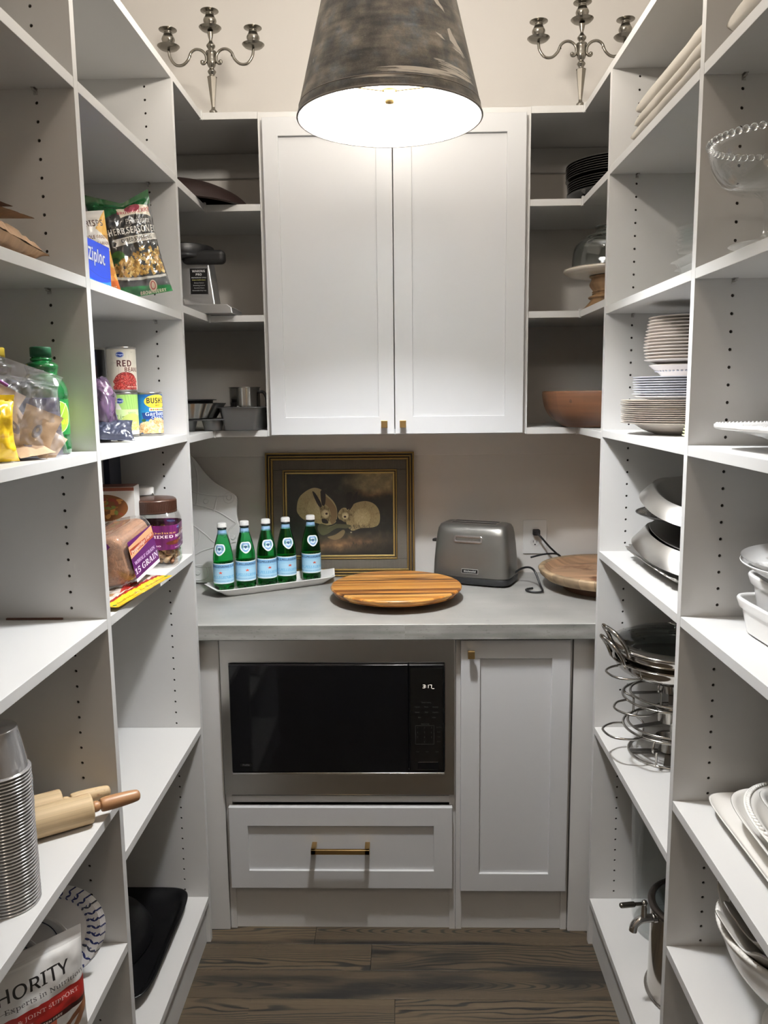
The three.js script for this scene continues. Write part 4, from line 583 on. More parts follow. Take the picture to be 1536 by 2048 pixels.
{ // tins
  const lid = std(lin(0.5, 0.49, 0.47), 0.28, 1), tinBody = (R, H) => lathe([[0, 0.003], [R - 0.003, 0.003], [R - 0.0015, 0.0], [R, 0.001], [R, 0.004], [R - 0.001, 0.006], [R - 0.001, H - 0.006], [R, H - 0.004], [R, H - 0.001], [R - 0.0015, H], [R - 0.003, H - 0.003], [0, H - 0.003]], 56);
  const beans = (c, x0, x1, y0, y1, n, cols, s) => { for (let i = 0; i < n; i++) { const x = rr(x0, x1), y = rr(y0, y1), dx = (x - (x0 + x1) / 2) / ((x1 - x0) / 2); if (y < y0 + (y1 - y0) * 0.45 * dx * dx) continue; const q = rr(0, 3); oval(c, x, y, s * 1.1, s * 0.78, cols[i % cols.length], q); oval(c, x - s * 0.25, y - s * 0.25, s * 0.4, s * 0.25, 'rgba(255,235,215,.55)', q); } };
  const mk = (name, label, R, H, paint, pos, turn) => { const t = thing(name, label, 'can', pos, turn); part(t, 'tin', tinBody(R, H), lid, 'bare metal ends'); const g = new THREE.CylinderGeometry(R - 0.0004, R - 0.0004, H - 0.012, 64, 1, true); g.rotateY(Math.PI); g.translate(0, H / 2, 0); part(t, 'paper_label', g, std(0xffffff, 0.42, 0, { map: tex(1024, 512, paint) })); return t; };
  const logo = (c, x, y) => { oval(c, x, y, 44, 36, '#16307e'); c.strokeStyle = '#cfd8ee'; c.lineWidth = 3; c.beginPath(); c.ellipse(x, y, 39, 31, 0, 0, 7); c.stroke(); text(c, 'Kroger', x, y, 26, '#dfe6f6', { style: 'italic bold' }); };
  mk('bean_can', 'tin of red beans stacked on top of the green labelled tin', 0.0365, 0.112, (c, w, h) => { c.fillStyle = '#d8d2c2'; c.fillRect(0, 0, w, h); for (let i = 0; i < 40; i++) { c.fillStyle = `rgba(150,140,118,${rr(0.15, 0.5)})`; c.fillRect(rr(0, w), rr(0, h), rr(2, 5), rr(20, 160)); } for (let i = 0; i < 12; i++) { c.fillStyle = 'rgba(120,105,80,.6)'; c.fillRect(rr(0, w), rr(0, h), rr(20, 60), 3); } logo(c, 500, 72); text(c, 'RED', 545, 182, 112, '#4a1512', { sx: 0.85 }); text(c, 'BEANS', 640, 258, 74, '#5a2a1c', { sx: 0.85 }); oval(c, 560, 420, 140, 130, '#6e1512'); beans(c, 420, 700, 300, 520, 420, ['#8e1c18', '#a3302a', '#741410'], 15); text(c, 'NET WT 15.5 OZ', 650, 478, 22, '#ded2c0'); }, [-0.7115, 1.6105, -2.062], 0.32);
  mk('lima_bean_can', 'tin with pale green label lettered for lima beans', 0.0365, 0.112, (c, w, h) => { c.fillStyle = '#e7e6db'; c.fillRect(0, 0, w, h); c.fillStyle = '#9cc46a'; c.beginPath(); c.moveTo(440, 0); c.lineTo(1024, 0); c.lineTo(1024, 190); c.lineTo(520, 190); c.fill(); c.strokeStyle = '#7fae52'; c.lineWidth = 6; for (let i = 0; i < 12; i++) { c.beginPath(); c.moveTo(560 + i * 34, 0); c.lineTo(590 + i * 30, 190); c.stroke(); } c.fillStyle = '#c9e0a0'; c.fillRect(0, 190, w, 150); logo(c, 500, 80); text(c, 'GREEN', 640, 232, 32, '#7d9a5b'); text(c, 'Lima Beans', 660, 288, 78, '#3f5a2a', { style: 'normal' }); oval(c, 640, 350, 130, 110, '#b6c46a'); c.fillStyle = '#c9e0a0'; c.fillRect(480, 230, 1, 1); beans(c, 530, 770, 350, 452, 150, ['#c7cf7a', '#aebb58', '#d8dc96'], 14); text(c, 'NET WT 15 OZ', 500, 440, 22, '#5d6e52'); }, [-0.7125, 1.498, -2.062], 0.16);
  mk('chickpea_can', 'blue tin of garbanzos with a yellow oval badge', 0.0365, 0.112, (c, w, h) => { const g = c.createLinearGradient(0, 0, 0, h); c.fillStyle = '#14549a'; c.fillRect(0, 0, w, h); for (let i = 0; i < 500; i++) { c.fillStyle = `rgba(${rr(10, 40)},${rr(90, 150)},${rr(160, 205)},.10)`; c.beginPath(); c.arc(rr(300, 520), rr(60, 420), rr(10, 60), 0, 7); c.fill(); } oval(c, 625, 95, 160, 92, '#f0cf45'); text(c, "BUSH'S", 615, 82, 100, '#1d1a22', { sx: 0.75 }); text(c, 'BEST', 625, 146, 26, '#7a5a1c'); c.fillStyle = '#ece4bc'; c.fillRect(520, 178, 260, 44); for (let i = 0; i < 10; i++) oval(c, 545 + i * 25, 200, 11, 10, ['#c54a34', '#6a9a3a', '#d9902e'][i % 3]); c.fillStyle = '#17377e'; c.beginPath(); c.moveTo(430, 240); c.lineTo(860, 214); c.lineTo(860, 318); c.lineTo(450, 330); c.fill(); text(c, 'Garbanzos', 650, 252, 66, '#e8edf6', { font: 'serif', rot: -0.04 }); text(c, 'Chick Peas', 660, 298, 44, '#d3def0', { font: 'serif', rot: -0.04 }); beans(c, 400, 820, 330, 505, 330, ['#dcb27c', '#e6c596', '#c8955c', '#efd6ae'], 26); oval(c, 452, 340, 26, 20, '#2f5a2c'); }, [-0.667, 1.498, -2.121], 0.30);
  for (const [y, l] of [[1.498, 'lower dark blue tin behind the purple plastic bag'], [1.6105, 'upper dark blue tin left of the red bean tin']]) mk('dark_can', l, 0.0365, 0.112, (c, w, h) => { c.fillStyle = '#141d3c'; c.fillRect(0, 0, w, h); c.fillStyle = '#3a1a1c'; c.fillRect(380, 200, 200, 170); c.fillStyle = '#0b0d16'; c.fillRect(560, 0, 200, h); c.fillStyle = '#b9bcc8'; for (let i = 0; i < 8; i++) c.fillRect(420 + i * 9, 120, 4, 60); c.fillStyle = '#b99a4a'; c.fillRect(420, 420, 80, 40); }, [-0.796, y, -2.075], 0.5);
  const pb = thing('plastic_bag', 'crumpled purple and navy plastic bag in front of the tins', 'bag', [-0.694, 1.4985, -1.862], 0.5);
  const g = new THREE.SphereGeometry(1, 56, 44), p = g.attributes.position; for (let i = 0; i < p.count; i++) { const x = p.getX(i), y = p.getY(i), z = p.getZ(i), r = 0.82 + 0.42 * (fbm(x * 2.1 + 3, y * 2.1, z * 2.1 + 4, 3) - 0.45) - 0.12 * Math.abs(noise(x * 6, y * 6, z * 6 + 9) - 0.5); p.setXYZ(i, x * r * 0.043 + (y > 0.5 ? (y - 0.5) * -0.02 : 0), Math.max(-0.07, y * r * 0.096), z * r * 0.066); } g.translate(0, 0.0702, 0); g.computeVertexNormals();
  const pt = tex(512, 512, (c) => { c.fillStyle = '#54405a'; c.fillRect(0, 0, 512, 512); for (let i = 0; i < 160; i++) { c.fillStyle = ['rgba(48,32,54,.6)', 'rgba(128,98,122,.5)', 'rgba(34,28,38,.65)', 'rgba(84,62,82,.5)'][i % 4]; c.beginPath(); const x = rr(0, 512), y = rr(0, 340); c.moveTo(x, y); c.lineTo(x + rr(-70, 70), y + rr(-20, 60)); c.lineTo(x + rr(-40, 40), y + rr(20, 90)); c.fill(); } c.fillStyle = '#c58a62'; c.fillRect(0, 345, 512, 40); c.fillStyle = '#2e3247'; c.fillRect(0, 385, 512, 130); });
  part(pb, 'bag', g, phys({ map: pt, roughness: 0.25, clearcoat: 0.8, clearcoatRoughness: 0.12 }));
  part(pb, 'bag_corner', xf(pillow(0.09, 0.07, 0.025, { seed: 12 }), { p: [0.014, 0.027, 0.055], r: [-0.9, 0, -0.1] }), phys({ color: lin(0.03, 0.035, 0.06), roughness: 0.3, clearcoat: 0.6 }));
}
{ // third shelf: nuts, bread, boxes
  const S = 1.17;
  const nj = thing('nut_jar', 'square plastic jar of mixed nuts with brown lid', 'jar', [-0.6455, S, -2.045], 0.12);
  const se = evenE(4.5), W = 0.066;
  part(nj, 'jar_body', loft([[W * 0.86, W * 0.86, 0.001], [W, W, 0.010], [W, W, 0.118], [W * 0.93, W * 0.93, 0.130], [W * 0.86, W * 0.86, 0.138]], (a) => se(a), 72, true, false), phys({ color: lin(0.95, 0.94, 0.92), roughness: 0.06, transmission: 1, thickness: 0, ior: 1.5 }));
  const nl = tex(1024, 384, (c, w, h) => { c.fillStyle = '#6a1e5c'; c.fillRect(0, 0, w, h); for (let i = 0; i < 60; i++) { c.fillStyle = 'rgba(60,15,55,.25)'; c.fillRect(rr(0, w), 0, rr(4, 20), h); } for (const cx of [128, 384, 640, 896]) { c.save(); c.translate(cx - 128, 0); text(c, 'Deluxe', 86, 118, 38, '#d9b95a', { font: 'serif' }); text(c, 'MIXED NUTS', 128, 176, 62, '#f3ece4', { sx: 0.66 }); oval(c, 190, 44, 26, 22, '#22409a'); text(c, 'Kroger', 190, 44, 15, '#fff'); oval(c, 150, 270, 60, 34, '#5a2a18', -0.3); oval(c, 175, 258, 44, 22, '#7b3c20', -0.3); oval(c, 220, 246, 22, 16, '#c99a54'); oval(c, 236, 130, 14, 34, '#cfa25e', 0.3); text(c, '180', 40, 320, 30, '#e9dfe4'); text(c, 'NET WT 30 OZ', 196, 352, 17, '#e9dfe4'); c.restore(); } });
  const lg = loft([[W * 1.012, W * 1.012, 0.046], [W * 1.012, W * 1.012, 0.108]], (a) => se(a - 0), 96, false, false); part(nj, 'wrap_label', lg, phys({ map: nl, roughness: 0.35, clearcoat: 0.4 }));
  { const uv = lg.attributes.uv; for (let i = 0; i < uv.count; i++) uv.setX(i, 0.505 - uv.getX(i) + 1); }
  const nuts = new THREE.InstancedMesh(ball(0.0075, [0, 0, 0], 1.25, 0.8, 0.85, 10, 7), std(0xffffff, 0.55), 420); nuts.name = 'nuts'; nuts.userData.kind = 'stuff'; const mm = new THREE.Matrix4(), cols = [[0.55, 0.36, 0.19], [0.42, 0.24, 0.12], [0.62, 0.45, 0.28], [0.22, 0.10, 0.05], [0.58, 0.42, 0.26]];
  for (let i = 0; i < 420; i++) { const x = rr(-0.053, 0.053), z = rr(-0.053, 0.053), y = rr(0.011, 0.066); mm.compose(V(x, y, z), new THREE.Quaternion().setFromEuler(new THREE.Euler(rr(0, 6), rr(0, 6), rr(0, 6))), V(1, 1, 1)); nuts.setMatrixAt(i, mm); nuts.setColorAt(i, lin(...cols[i % 5])); } nj.add(nuts);
  part(nj, 'lid', lathe([[0, 0.171], [0.055, 0.171], [0.0585, 0.1685], [0.0595, 0.166], [0.0595, 0.141], [0.0605, 0.1385], [0.0605, 0.1355], [0.054, 0.1355]], 60), std(lin(0.042, 0.017, 0.010), 0.32), 'brown screw lid');
  const rib = []; for (let i = 0; i < 90; i++) rib.push(box(-0.0006, 0.0006, 0.142, 0.165, 0.0592, 0.0602).rotateY(i / 90 * 6.283)); part(nj, 'lid_ribs', rib, std(lin(0.042, 0.017, 0.010), 0.32));

  const bl = thing('bread_loaf', 'bagged loaf of brown bread with purple label tilted on the shelf', 'bread', [-0.658, S + 0.001, -1.80], -0.03);
  const crust = tex(512, 512, (c) => { const im = c.createImageData(512, 512); for (let j = 0; j < 512; j++) for (let i = 0; i < 512; i++) { const n = fbm(i / 50, j / 50, 1, 5), m = noise(i / 5, j / 5, 2), q = (j * 512 + i) * 4, g = 0.7 + 0.5 * n + 0.2 * (m - 0.5); im.data[q] = 152 * g; im.data[q + 1] = 112 * g; im.data[q + 2] = 84 * g; im.data[q + 3] = 255; } c.putImageData(im, 0, 0); });
  const loafG = () => { const g = loft([[0.001, 0.001, -0.095], [0.9, 0.9, -0.0945], [1, 1, -0.085], [1, 1, 0.075], [0.86, 0.86, 0.092], [0.4, 0.4, 0.099], [0.001, 0.001, 0.1]], (a) => { const c = Math.cos(a), s = Math.sin(a); const k = superE(4)(a); return [k[0] * 0.055 * (s > 0.2 ? 1.06 : 1), k[1] * 0.058 + (s > 0.3 ? 0.006 * Math.cos(c * 1.6) : 0)]; }, 72, false, false); g.rotateX(Math.PI / 2); return g; };
  const lean = { p: [0.004, 0.078, 0.0], r: [0.10, 0.0, 0.16] };
  part(bl, 'bread', xf(loafG(), { ...lean, s: [0.95, 0.95, 0.93] }), std(0xffffff, 0.85, 0, { map: crust, bumpMap: crust, bumpScale: 0.002 }));
  const bagG = loafG(), bp = bagG.attributes.position; for (let i = 0; i < bp.count; i++) { const x = bp.getX(i), y = bp.getY(i), z = bp.getZ(i), k = 1.03 + 0.07 * (noise(x * 110, y * 110, z * 70) - 0.5); bp.setXYZ(i, x * k, y * k, z * 1.02 + 0.003 * noise(x * 60, y * 60)); } bagG.computeVertexNormals(); part(bl, 'plastic_wrap', xf(bagG, lean), M.wrap);
  const l1 = tex(512, 512, (c) => { c.fillStyle = '#5b1f63'; c.fillRect(0, 0, 512, 512); c.fillStyle = '#d9a277'; c.beginPath(); c.moveTo(0, 60); c.lineTo(512, 10); c.lineTo(512, 150); c.lineTo(0, 210); c.fill(); c.fillStyle = '#a3442f'; c.fillRect(10, 96, 490, 70); text(c, 'Pepperidge Farm', 256, 128, 58, '#f5e3cf', { font: 'serif', rot: -0.08, sx: 0.9 }); text(c, 'WHOLE GRAIN', 256, 290, 60, '#d6bfe0', { font: 'serif', sx: 0.95 }); text(c, '15 GRAIN', 256, 386, 104, '#efe6f4', { font: 'serif' }); c.fillStyle = '#e8e2ea'; c.fillRect(0, 468, 512, 44); });
  const lab1 = new THREE.PlaneGeometry(0.155, 0.092, 8, 2); lab1.rotateY(Math.PI / 2); lab1.translate(0.0605, -0.012, 0.0); part(bl, 'side_label', xf(lab1, lean), phys({ map: l1, roughness: 0.3, clearcoat: 0.6 }), 'purple side label');
  const l2 = tex(512, 256, (c) => { c.fillStyle = '#5b1f63'; c.fillRect(0, 0, 512, 256); text(c, '15 GRAIN', 250, 86, 96, '#efe6f4', { font: 'serif' }); c.fillStyle = '#e5dcea'; c.fillRect(60, 160, 400, 60); text(c, '100% WHOLE GRAINS', 260, 190, 38, '#5b1f63'); });
  const lab2 = new THREE.PlaneGeometry(0.085, 0.055); lab2.rotateZ(0.62); lab2.rotateX(-0.25); lab2.translate(-0.018, 0.034, 0.1045); part(bl, 'top_label', xf(lab2, lean), phys({ map: l2, roughness: 0.3, clearcoat: 0.6 }), 'purple top label');
  part(bl, 'bag_tail', xf(pillow(0.10, 0.11, 0.02, { seed: 5, wr: 0.02, f: 10 }), { p: [-0.035, 0.038, 0.118], r: [-0.55, 0.1, 0.3], s: [1, 0.6, 1] }), M.film);

  const fp = thing('meat_packet', 'flat red and yellow food packet lying at the shelf edge', 'packet', [-0.606, S + 0.001, -1.722], Math.PI / 2 - 0.10);
  const ft = tex(1024, 384, (c, w, h) => { c.fillStyle = '#d9cfc4'; c.fillRect(0, 0, w, h); c.fillStyle = '#b98a5e'; c.fillRect(40, 30, 260, 150); c.fillStyle = '#c23a34'; c.beginPath(); c.moveTo(320, 210); c.lineTo(760, 10); c.lineTo(1024, 10); c.lineTo(1024, 70); c.lineTo(640, 220); c.fill(); text(c, 'MARKET', 660, 110, 60, '#f4dcd4', { rot: -0.4 }); c.fillStyle = '#a02a26'; c.fillRect(0, 230, 1024, 34); c.fillStyle = '#e6c12c'; c.fillRect(0, 264, 1024, 120); for (let i = 0; i < 5; i++) text(c, 'Oven Roasted', 110 + i * 200, 320, 34, '#8a6a10', { style: 'italic bold', font: 'serif' }); oval(c, 40, 330, 18, 18, '#4a8a3a'); oval(c, 985, 330, 18, 18, '#4a8a3a'); });
  part(fp, 'packet', xf(pillow(0.29, 0.085, 0.012, { seed: 8, nu: 40, nv: 14, wr: 0.004, waist: 0, seamT: 0.2, seamB: 0.2 }), { p: [0, 0.0075, 0], r: [-Math.PI / 2, 0, 0] }), phys({ map: ft, roughness: 0.25, clearcoat: 0.8, clearcoatRoughness: 0.1 }));

  const cb = thing('cracker_box', 'white carton with round food pictures behind the bread', 'box', [-0.748, S, -1.955], 0.14);
  const cbt = tex(384, 768, (c, w, h) => { c.fillStyle = '#dedad4'; c.fillRect(0, 0, w, h); c.fillStyle = '#8b4a33'; c.fillRect(0, 0, w, 30); for (const y of [180, 520]) { oval(c, 230, y, 120, 120, '#7b4a22'); for (let i = 0; i < 40; i++) oval(c, 230 + rr(-80, 80), y + rr(-80, 80), rr(10, 24), rr(8, 16), ['#a5672c', '#c58a44', '#7d8a3c', '#8a3a26'][i % 4], rr(0, 3)); } text(c, 'CRACKERS', 210, 350, 50, '#8b5a3a'); });
  part(cb, 'carton', rbox(-0.09, 0.09, 0.0005, 0.212, -0.034, 0.034, 0.001, 1), std(lin(0.62, 0.60, 0.57), 0.5)); const cp = new THREE.PlaneGeometry(0.179, 0.210); cp.translate(0, 0.1065, 0.0344); part(cb, 'front_print', cp, std(0xffffff, 0.45, 0, { map: cbt })); part(cb, 'top_flap', rbox(-0.088, 0.088, 0.2122, 0.2135, -0.032, 0.030, 0.0005, 1), std(lin(0.20, 0.075, 0.05), 0.5), 'red brown top flap');
  const wj = thing('clamp_jar', 'glass clamp jar with white lid behind the nut jar', 'jar', [-0.705, S, -2.115]);
  part(wj, 'jar_body', lathe([[0, 0.001], [0.040, 0.001], [0.044, 0.006], [0.044, 0.15], [0.038, 0.164], [0.037, 0.170]], 40), M.glass); part(wj, 'lid', lathe([[0, 0.193], [0.036, 0.193], [0.041, 0.189], [0.041, 0.174], [0.037, 0.171], [0, 0.171]], 40), M.ceramic, 'white lid'); part(wj, 'wire_clamp', [tube([[0.041, 0.176, 0.01], [0.048, 0.168, 0.012], [0.046, 0.15, 0.014], [0.045, 0.145, 0.0]], 0.0014, 20, 6), torus(0.0385, 0.0013, 0.167)], M.pewter);
  const nb = thing('navy_box', 'tall navy carton with barcode at the back of the shelf', 'box', [-0.845, S, -2.09], 0.06);
  const nbt = tex(256, 512, (c) => { c.fillStyle = '#141c38'; c.fillRect(0, 0, 256, 512); c.fillStyle = '#d5d5da'; c.fillRect(176, 40, 60, 130); c.fillStyle = '#20242f'; for (let i = 0; i < 16; i++) c.fillRect(182, 46 + i * 7.4, 48, i % 3 ? 3 : 5); c.fillStyle = '#2a4a8a'; c.fillRect(190, 190, 30, 150); });
  part(nb, 'carton', rbox(-0.09, 0.09, 0.0005, 0.295, -0.05, 0.05, 0.001, 1), std(lin(0.012, 0.016, 0.035), 0.45)); const np = new THREE.PlaneGeometry(0.178, 0.292); np.translate(0, 0.148, 0.0503); part(nb, 'front_print', np, std(0xffffff, 0.45, 0, { map: nbt }));
}
{ // black trays on the bottom deck
  const y = DECK + 0.0195;
  const bt = thing('baking_tray', 'large black rectangular roasting tray on the bottom deck', 'tray', [-0.783, y, -1.935], 0);
  const gb = phys({ color: lin(0.003, 0.003, 0.0035), roughness: 0.36, specularIntensity: 0.6 }); const se = superE(7);
  part(bt, 'tray_body', loft([[0.125, 0.172, 0.001], [0.132, 0.18, 0.003], [0.150, 0.212, 0.030], [0.160, 0.222, 0.034], [0.162, 0.224, 0.037], [0.158, 0.219, 0.0385], [0.146, 0.206, 0.032], [0.131, 0.178, 0.007]], (a) => se(a), 96), gb);
  const bd = thing('roaster_lid', 'black domed oval roaster lid resting on the black tray', 'lid', [-0.812, y + 0.008, -1.955]);
  part(bd, 'dome', loft([[0.125, 0.163, 0.0], [0.1255, 0.165, 0.006], [0.115, 0.152, 0.028], [0.112, 0.149, 0.031], [0.100, 0.132, 0.052], [0.096, 0.127, 0.056], [0.075, 0.10, 0.074], [0.045, 0.06, 0.083], [0.001, 0.001, 0.085]], (a) => [Math.cos(a), Math.sin(a)], 80, true, false), gb);
}

// ================================================================ left bay nearest the camera
{
  const S = 1.8175, kraft = dtex(256, 256, (i, j, u, v) => { const n = fbm(u * 10, v * 10, 2, 4), f = noise(u * 3, v * 120, 4); const g = 0.8 + 0.34 * n + 0.08 * f; return [138 * g, 108 * g, 78 * g]; });
  const km = std(0xffffff, 0.8, 0, { map: kraft, bumpMap: kraft, bumpScale: 0.002 });
  const a = thing('paper_bag', 'folded brown paper bag lying lowest on the upper left shelf', 'bag', [-0.674, S, -1.245], 0.10);
  const wedge = pillow(0.15, 0.42, 0.05, { seed: 3, wr: 0.012, f: 9, seamT: 0.02, seamB: 0.02, nu: 22, nv: 40, waist: 0 });
  part(a, 'bag', xf(wedge, { p: [0, 0.033, 0], r: [-Math.PI / 2 - 0.02, 0, 0] }), km);
  part(a, 'folded_bottom', xf(pillow(0.14, 0.10, 0.012, { seed: 6, wr: 0.004, waist: 0 }), { p: [0.002, 0.010, -0.165], r: [-Math.PI / 2 + 0.05, 0, 0] }), std(lin(0.42, 0.31, 0.19), 0.85));
  const b = thing('paper_bag', 'flat brown paper bag leaning on top of the other paper bag', 'bag', [-0.688, S + 0.062, -1.235], 0.10);
  part(b, 'bag', xf(pillow(0.15, 0.40, 0.008, { seed: 13, wr: 0.005, f: 9, waist: 0, nu: 18, nv: 30, seamT: 0.02, seamB: 0.02 }), { p: [0, 0.008, 0], r: [-Math.PI / 2 + 0.09, 0, 0] }), km);
  part(b, 'folded_flap', xf(pillow(0.13, 0.30, 0.006, { seed: 14, wr: 0.003, waist: 0 }), { p: [0, 0.017, 0.02], r: [-Math.PI / 2 + 0.09, 0, 0] }), std(lin(0.16, 0.09, 0.055), 0.85));
}
{ // juice bottles and tea bags
  const S = 1.4978;
  const prof = smoothPts([[0, 0.001], [0.036, 0.001], [0.041, 0.005], [0.0425, 0.014], [0.0405, 0.03], [0.0405, 0.034]], 18).concat([[0.0405, 0.035], [0.0405, 0.098]], smoothPts([[0.0415, 0.100], [0.0425, 0.108], [0.040, 0.120], [0.032, 0.136], [0.026, 0.143], [0.0268, 0.150], [0.0285, 0.155], [0.026, 0.161], [0.019, 0.165], [0.0165, 0.169], [0.0165, 0.173]], 36));
  const mk = (name, label, pos, body, cap, lab, labC) => {
    const t = thing('juice_bottle', label, 'bottle', pos, 0.5);
    part(t, 'bottle_body', lathe(prof, 56), phys({ color: body, roughness: 0.12, clearcoat: 1, clearcoatRoughness: 0.05 }));
    part(t, 'neck_ring', lathe([[0.0165, 0.1655], [0.0185, 0.167], [0.0185, 0.170], [0.0165, 0.1715]], 32), phys({ color: body, roughness: 0.2 }));
    part(t, 'cap', lathe([[0, 0.1905], [0.0165, 0.1905], [0.018, 0.189], [0.018, 0.173], [0.0, 0.173]], 40), std(cap, 0.45));
    const g = new THREE.CylinderGeometry(0.0411, 0.0411, 0.062, 48, 1, true); g.translate(0, 0.0665, 0); part(t, 'paper_label', g, std(0xffffff, 0.4, 0, { map: lab })); return t;
  };
  const lime = tex(1024, 384, (c, w, h) => { c.fillStyle = '#1c7a35'; c.fillRect(0, 0, w, h); for (const cx of [40, 380, 720, 1060]) { oval(c, cx, 200, 150, 190, '#9ccb3b', 0.35); c.strokeStyle = '#dcebac'; c.lineWidth = 8; for (let i = 0; i < 5; i++) { c.beginPath(); c.moveTo(cx, 330); c.lineTo(cx - 120 + i * 60, 40); c.stroke(); } c.strokeStyle = '#e6f0c4'; c.beginPath(); c.ellipse(cx, 200, 150, 190, 0.35, 0, 7); c.stroke(); text(c, 'LIME', cx + 60, 250, 70, '#d9e63a', { rot: -0.1 }); } });
  mk('juice_bottle', 'green lime juice bottle with dark green cap', [-0.645, S, -1.452], lin(0.008, 0.115, 0.028), lin(0.01, 0.085, 0.035), lime);
  const lem = tex(256, 128, (c) => { c.fillStyle = '#d8c23a'; c.fillRect(0, 0, 256, 128); text(c, 'LEMON', 128, 64, 50, '#1d5a2a'); });
  mk('juice_bottle', 'dark green juice bottle with yellow cap at the left edge', [-0.7275, S, -1.448], lin(0.006, 0.025, 0.010), lin(0.72, 0.52, 0.06), lem);
  const tb = thing('zipper_bag', 'clear zipper bag full of brown paper tea packets', 'bag', [-0.664, S + 0.001, -1.335], 0.62);
  const bag = pillow(0.20, 0.205, 0.072, { seed: 21, nu: 44, nv: 44, wr: 0.022, f: 10, seamT: 0.25, seamB: 0.0, lift: (u, v) => v > 0.55 ? -(v - 0.55) * 0.16 * u : 0 }); part(tb, 'plastic_bag', bag.map((g) => g.translate(0, 0.1035, 0)), M.film);
  part(tb, 'zip_strip', [tube([[-0.10, 0.150, 0.022], [-0.05, 0.146, 0.040], [-0.008, 0.128, 0.044], [0.004, 0.120, 0.043]], 0.0028, 20, 6), tube([[-0.10, 0.143, 0.022], [-0.05, 0.139, 0.040], [-0.010, 0.122, 0.043]], 0.002, 20, 6)], std(lin(0.30, 0.08, 0.32), 0.4)); part(tb, 'zip_band', tube([[-0.10, 0.128, 0.022], [-0.06, 0.126, 0.036], [-0.026, 0.118, 0.043]], 0.0048, 16, 6), std(lin(0.55, 0.03, 0.13), 0.4));
  const kt = tex(256, 256, (c) => { c.fillStyle = '#b69a7c'; c.fillRect(0, 0, 256, 256); for (let i = 0; i < 500; i++) { c.fillStyle = 'rgba(120,95,70,.10)'; c.fillRect(rr(0, 256), rr(0, 256), rr(4, 20), 2); } oval(c, 128, 132, 30, 42, '#6a6068', 0.3); oval(c, 128, 124, 11, 14, '#b8a48a', 0.3); });
  const pk = std(0xffffff, 0.75, 0, { map: kt }), base = pillow(0.062, 0.075, 0.011, { seed: 31, nu: 10, nv: 12, wr: 0.003 });
  const spots = [[0.048, 0.045, 0.018, -0.15, -0.1, -0.45], [0.012, 0.052, 0.012, -0.25, 0.25, 0.55], [-0.03, 0.05, 0.016, -0.1, 0.0, 0.35], [-0.065, 0.046, 0.01, -0.1, -0.2, -0.3], [0.03, 0.018, 0.020, -1.25, 0, 0.3], [-0.02, 0.015, 0.022, -1.3, 0.1, -0.2], [0.055, 0.03, 0.0, -0.3, 0.2, 0.9], [-0.005, 0.085, 0.0, -0.1, 0.1, -0.5], [-0.055, 0.088, 0.002, 0.05, 0, 0.2]];
  let first; const inv = new THREE.Matrix4().compose(tb.position.clone(), new THREE.Quaternion().setFromEuler(tb.rotation), V(1, 1, 1)), tls = ['tea packet with round dark mark at the right front of the zipper bag', 'tea packet turned diagonally in the middle front of the zipper bag', 'tea packet left of the middle in the zipper bag', 'leftmost upright tea packet in the zipper bag', 'tea packet lying flat at the right bottom of the zipper bag', 'tea packet lying flat at the left bottom of the zipper bag', 'tea packet standing at the far right behind the others in the zipper bag', 'highest tea packet in the middle of the zipper bag', 'highest tea packet at the left of the zipper bag'], tl = tls[0];
  spots.forEach(([x, y, z, a, b, c2], i) => { const o = i ? first.clone() : solo('tea_packet', base, pk, tl, 'tea packet', 'tea packets in the zipper bag'); if (!i) first = o; else { o.name = numbered('tea_packet'); o.userData = { ...first.userData, label: tls[i] }; scene.add(o); } const m = inv.clone().multiply(new THREE.Matrix4().compose(V(x, y, z), new THREE.Quaternion().setFromEuler(new THREE.Euler(a, b, c2)), V(1, 1, 1))); m.decompose(o.position, o.quaternion, o.scale); });
  const nv = thing('tea_carton', 'small navy carton behind the tea packets', 'box', [-0.652, S + 0.055, -1.392], 0.62); part(nv, 'carton', rbox(-0.03, 0.055, -0.0, 0.05, -0.012, 0.012, 0.001, 1), std(lin(0.05, 0.055, 0.14), 0.5)); part(nv, 'printed_stripes', [0.01, 0.022, 0.034].map((y) => box(-0.028, 0.053, y, y + 0.004, 0.0118, 0.0124)), std(lin(0.30, 0.30, 0.45), 0.5)); nv.position.y = S + 0.001; nv.scale.set(1, 1.0, 1); nv.children.forEach((k) => { k.scale.y = 2.0; });
  const yb = thing('yellow_bag', 'bright yellow food bag at the front left of the shelf', 'bag', [-0.661, S + 0.001, -1.235], 0.8);
  const yt = tex(256, 256, (c) => { c.fillStyle = '#efc81c'; c.fillRect(0, 0, 256, 256); for (let i = 0; i < 40; i++) { c.fillStyle = 'rgba(200,140,20,.25)'; c.fillRect(rr(0, 256), rr(0, 256), rr(10, 50), rr(4, 14)); } oval(c, 180, 70, 22, 34, '#2c6a3a', 0.4); text(c, 'SUGAR', 120, 190, 44, '#5a4a12'); });
  part(yb, 'bag', pillow(0.13, 0.105, 0.05, { seed: 17, wr: 0.012, f: 12, seamT: 0.1, seamB: 0.02 }).map((g) => g.translate(0, 0.053, 0)), phys({ map: yt, roughness: 0.3, clearcoat: 0.7, clearcoatRoughness: 0.1 }));
}
solo('wooden_strip', rbox(-0.779, -0.667, 1.1697, 1.1735, -1.5192, -1.5145, 0.001, 1), M.cork, 'thin dark brown strip at the back of the empty shelf', 'strip');
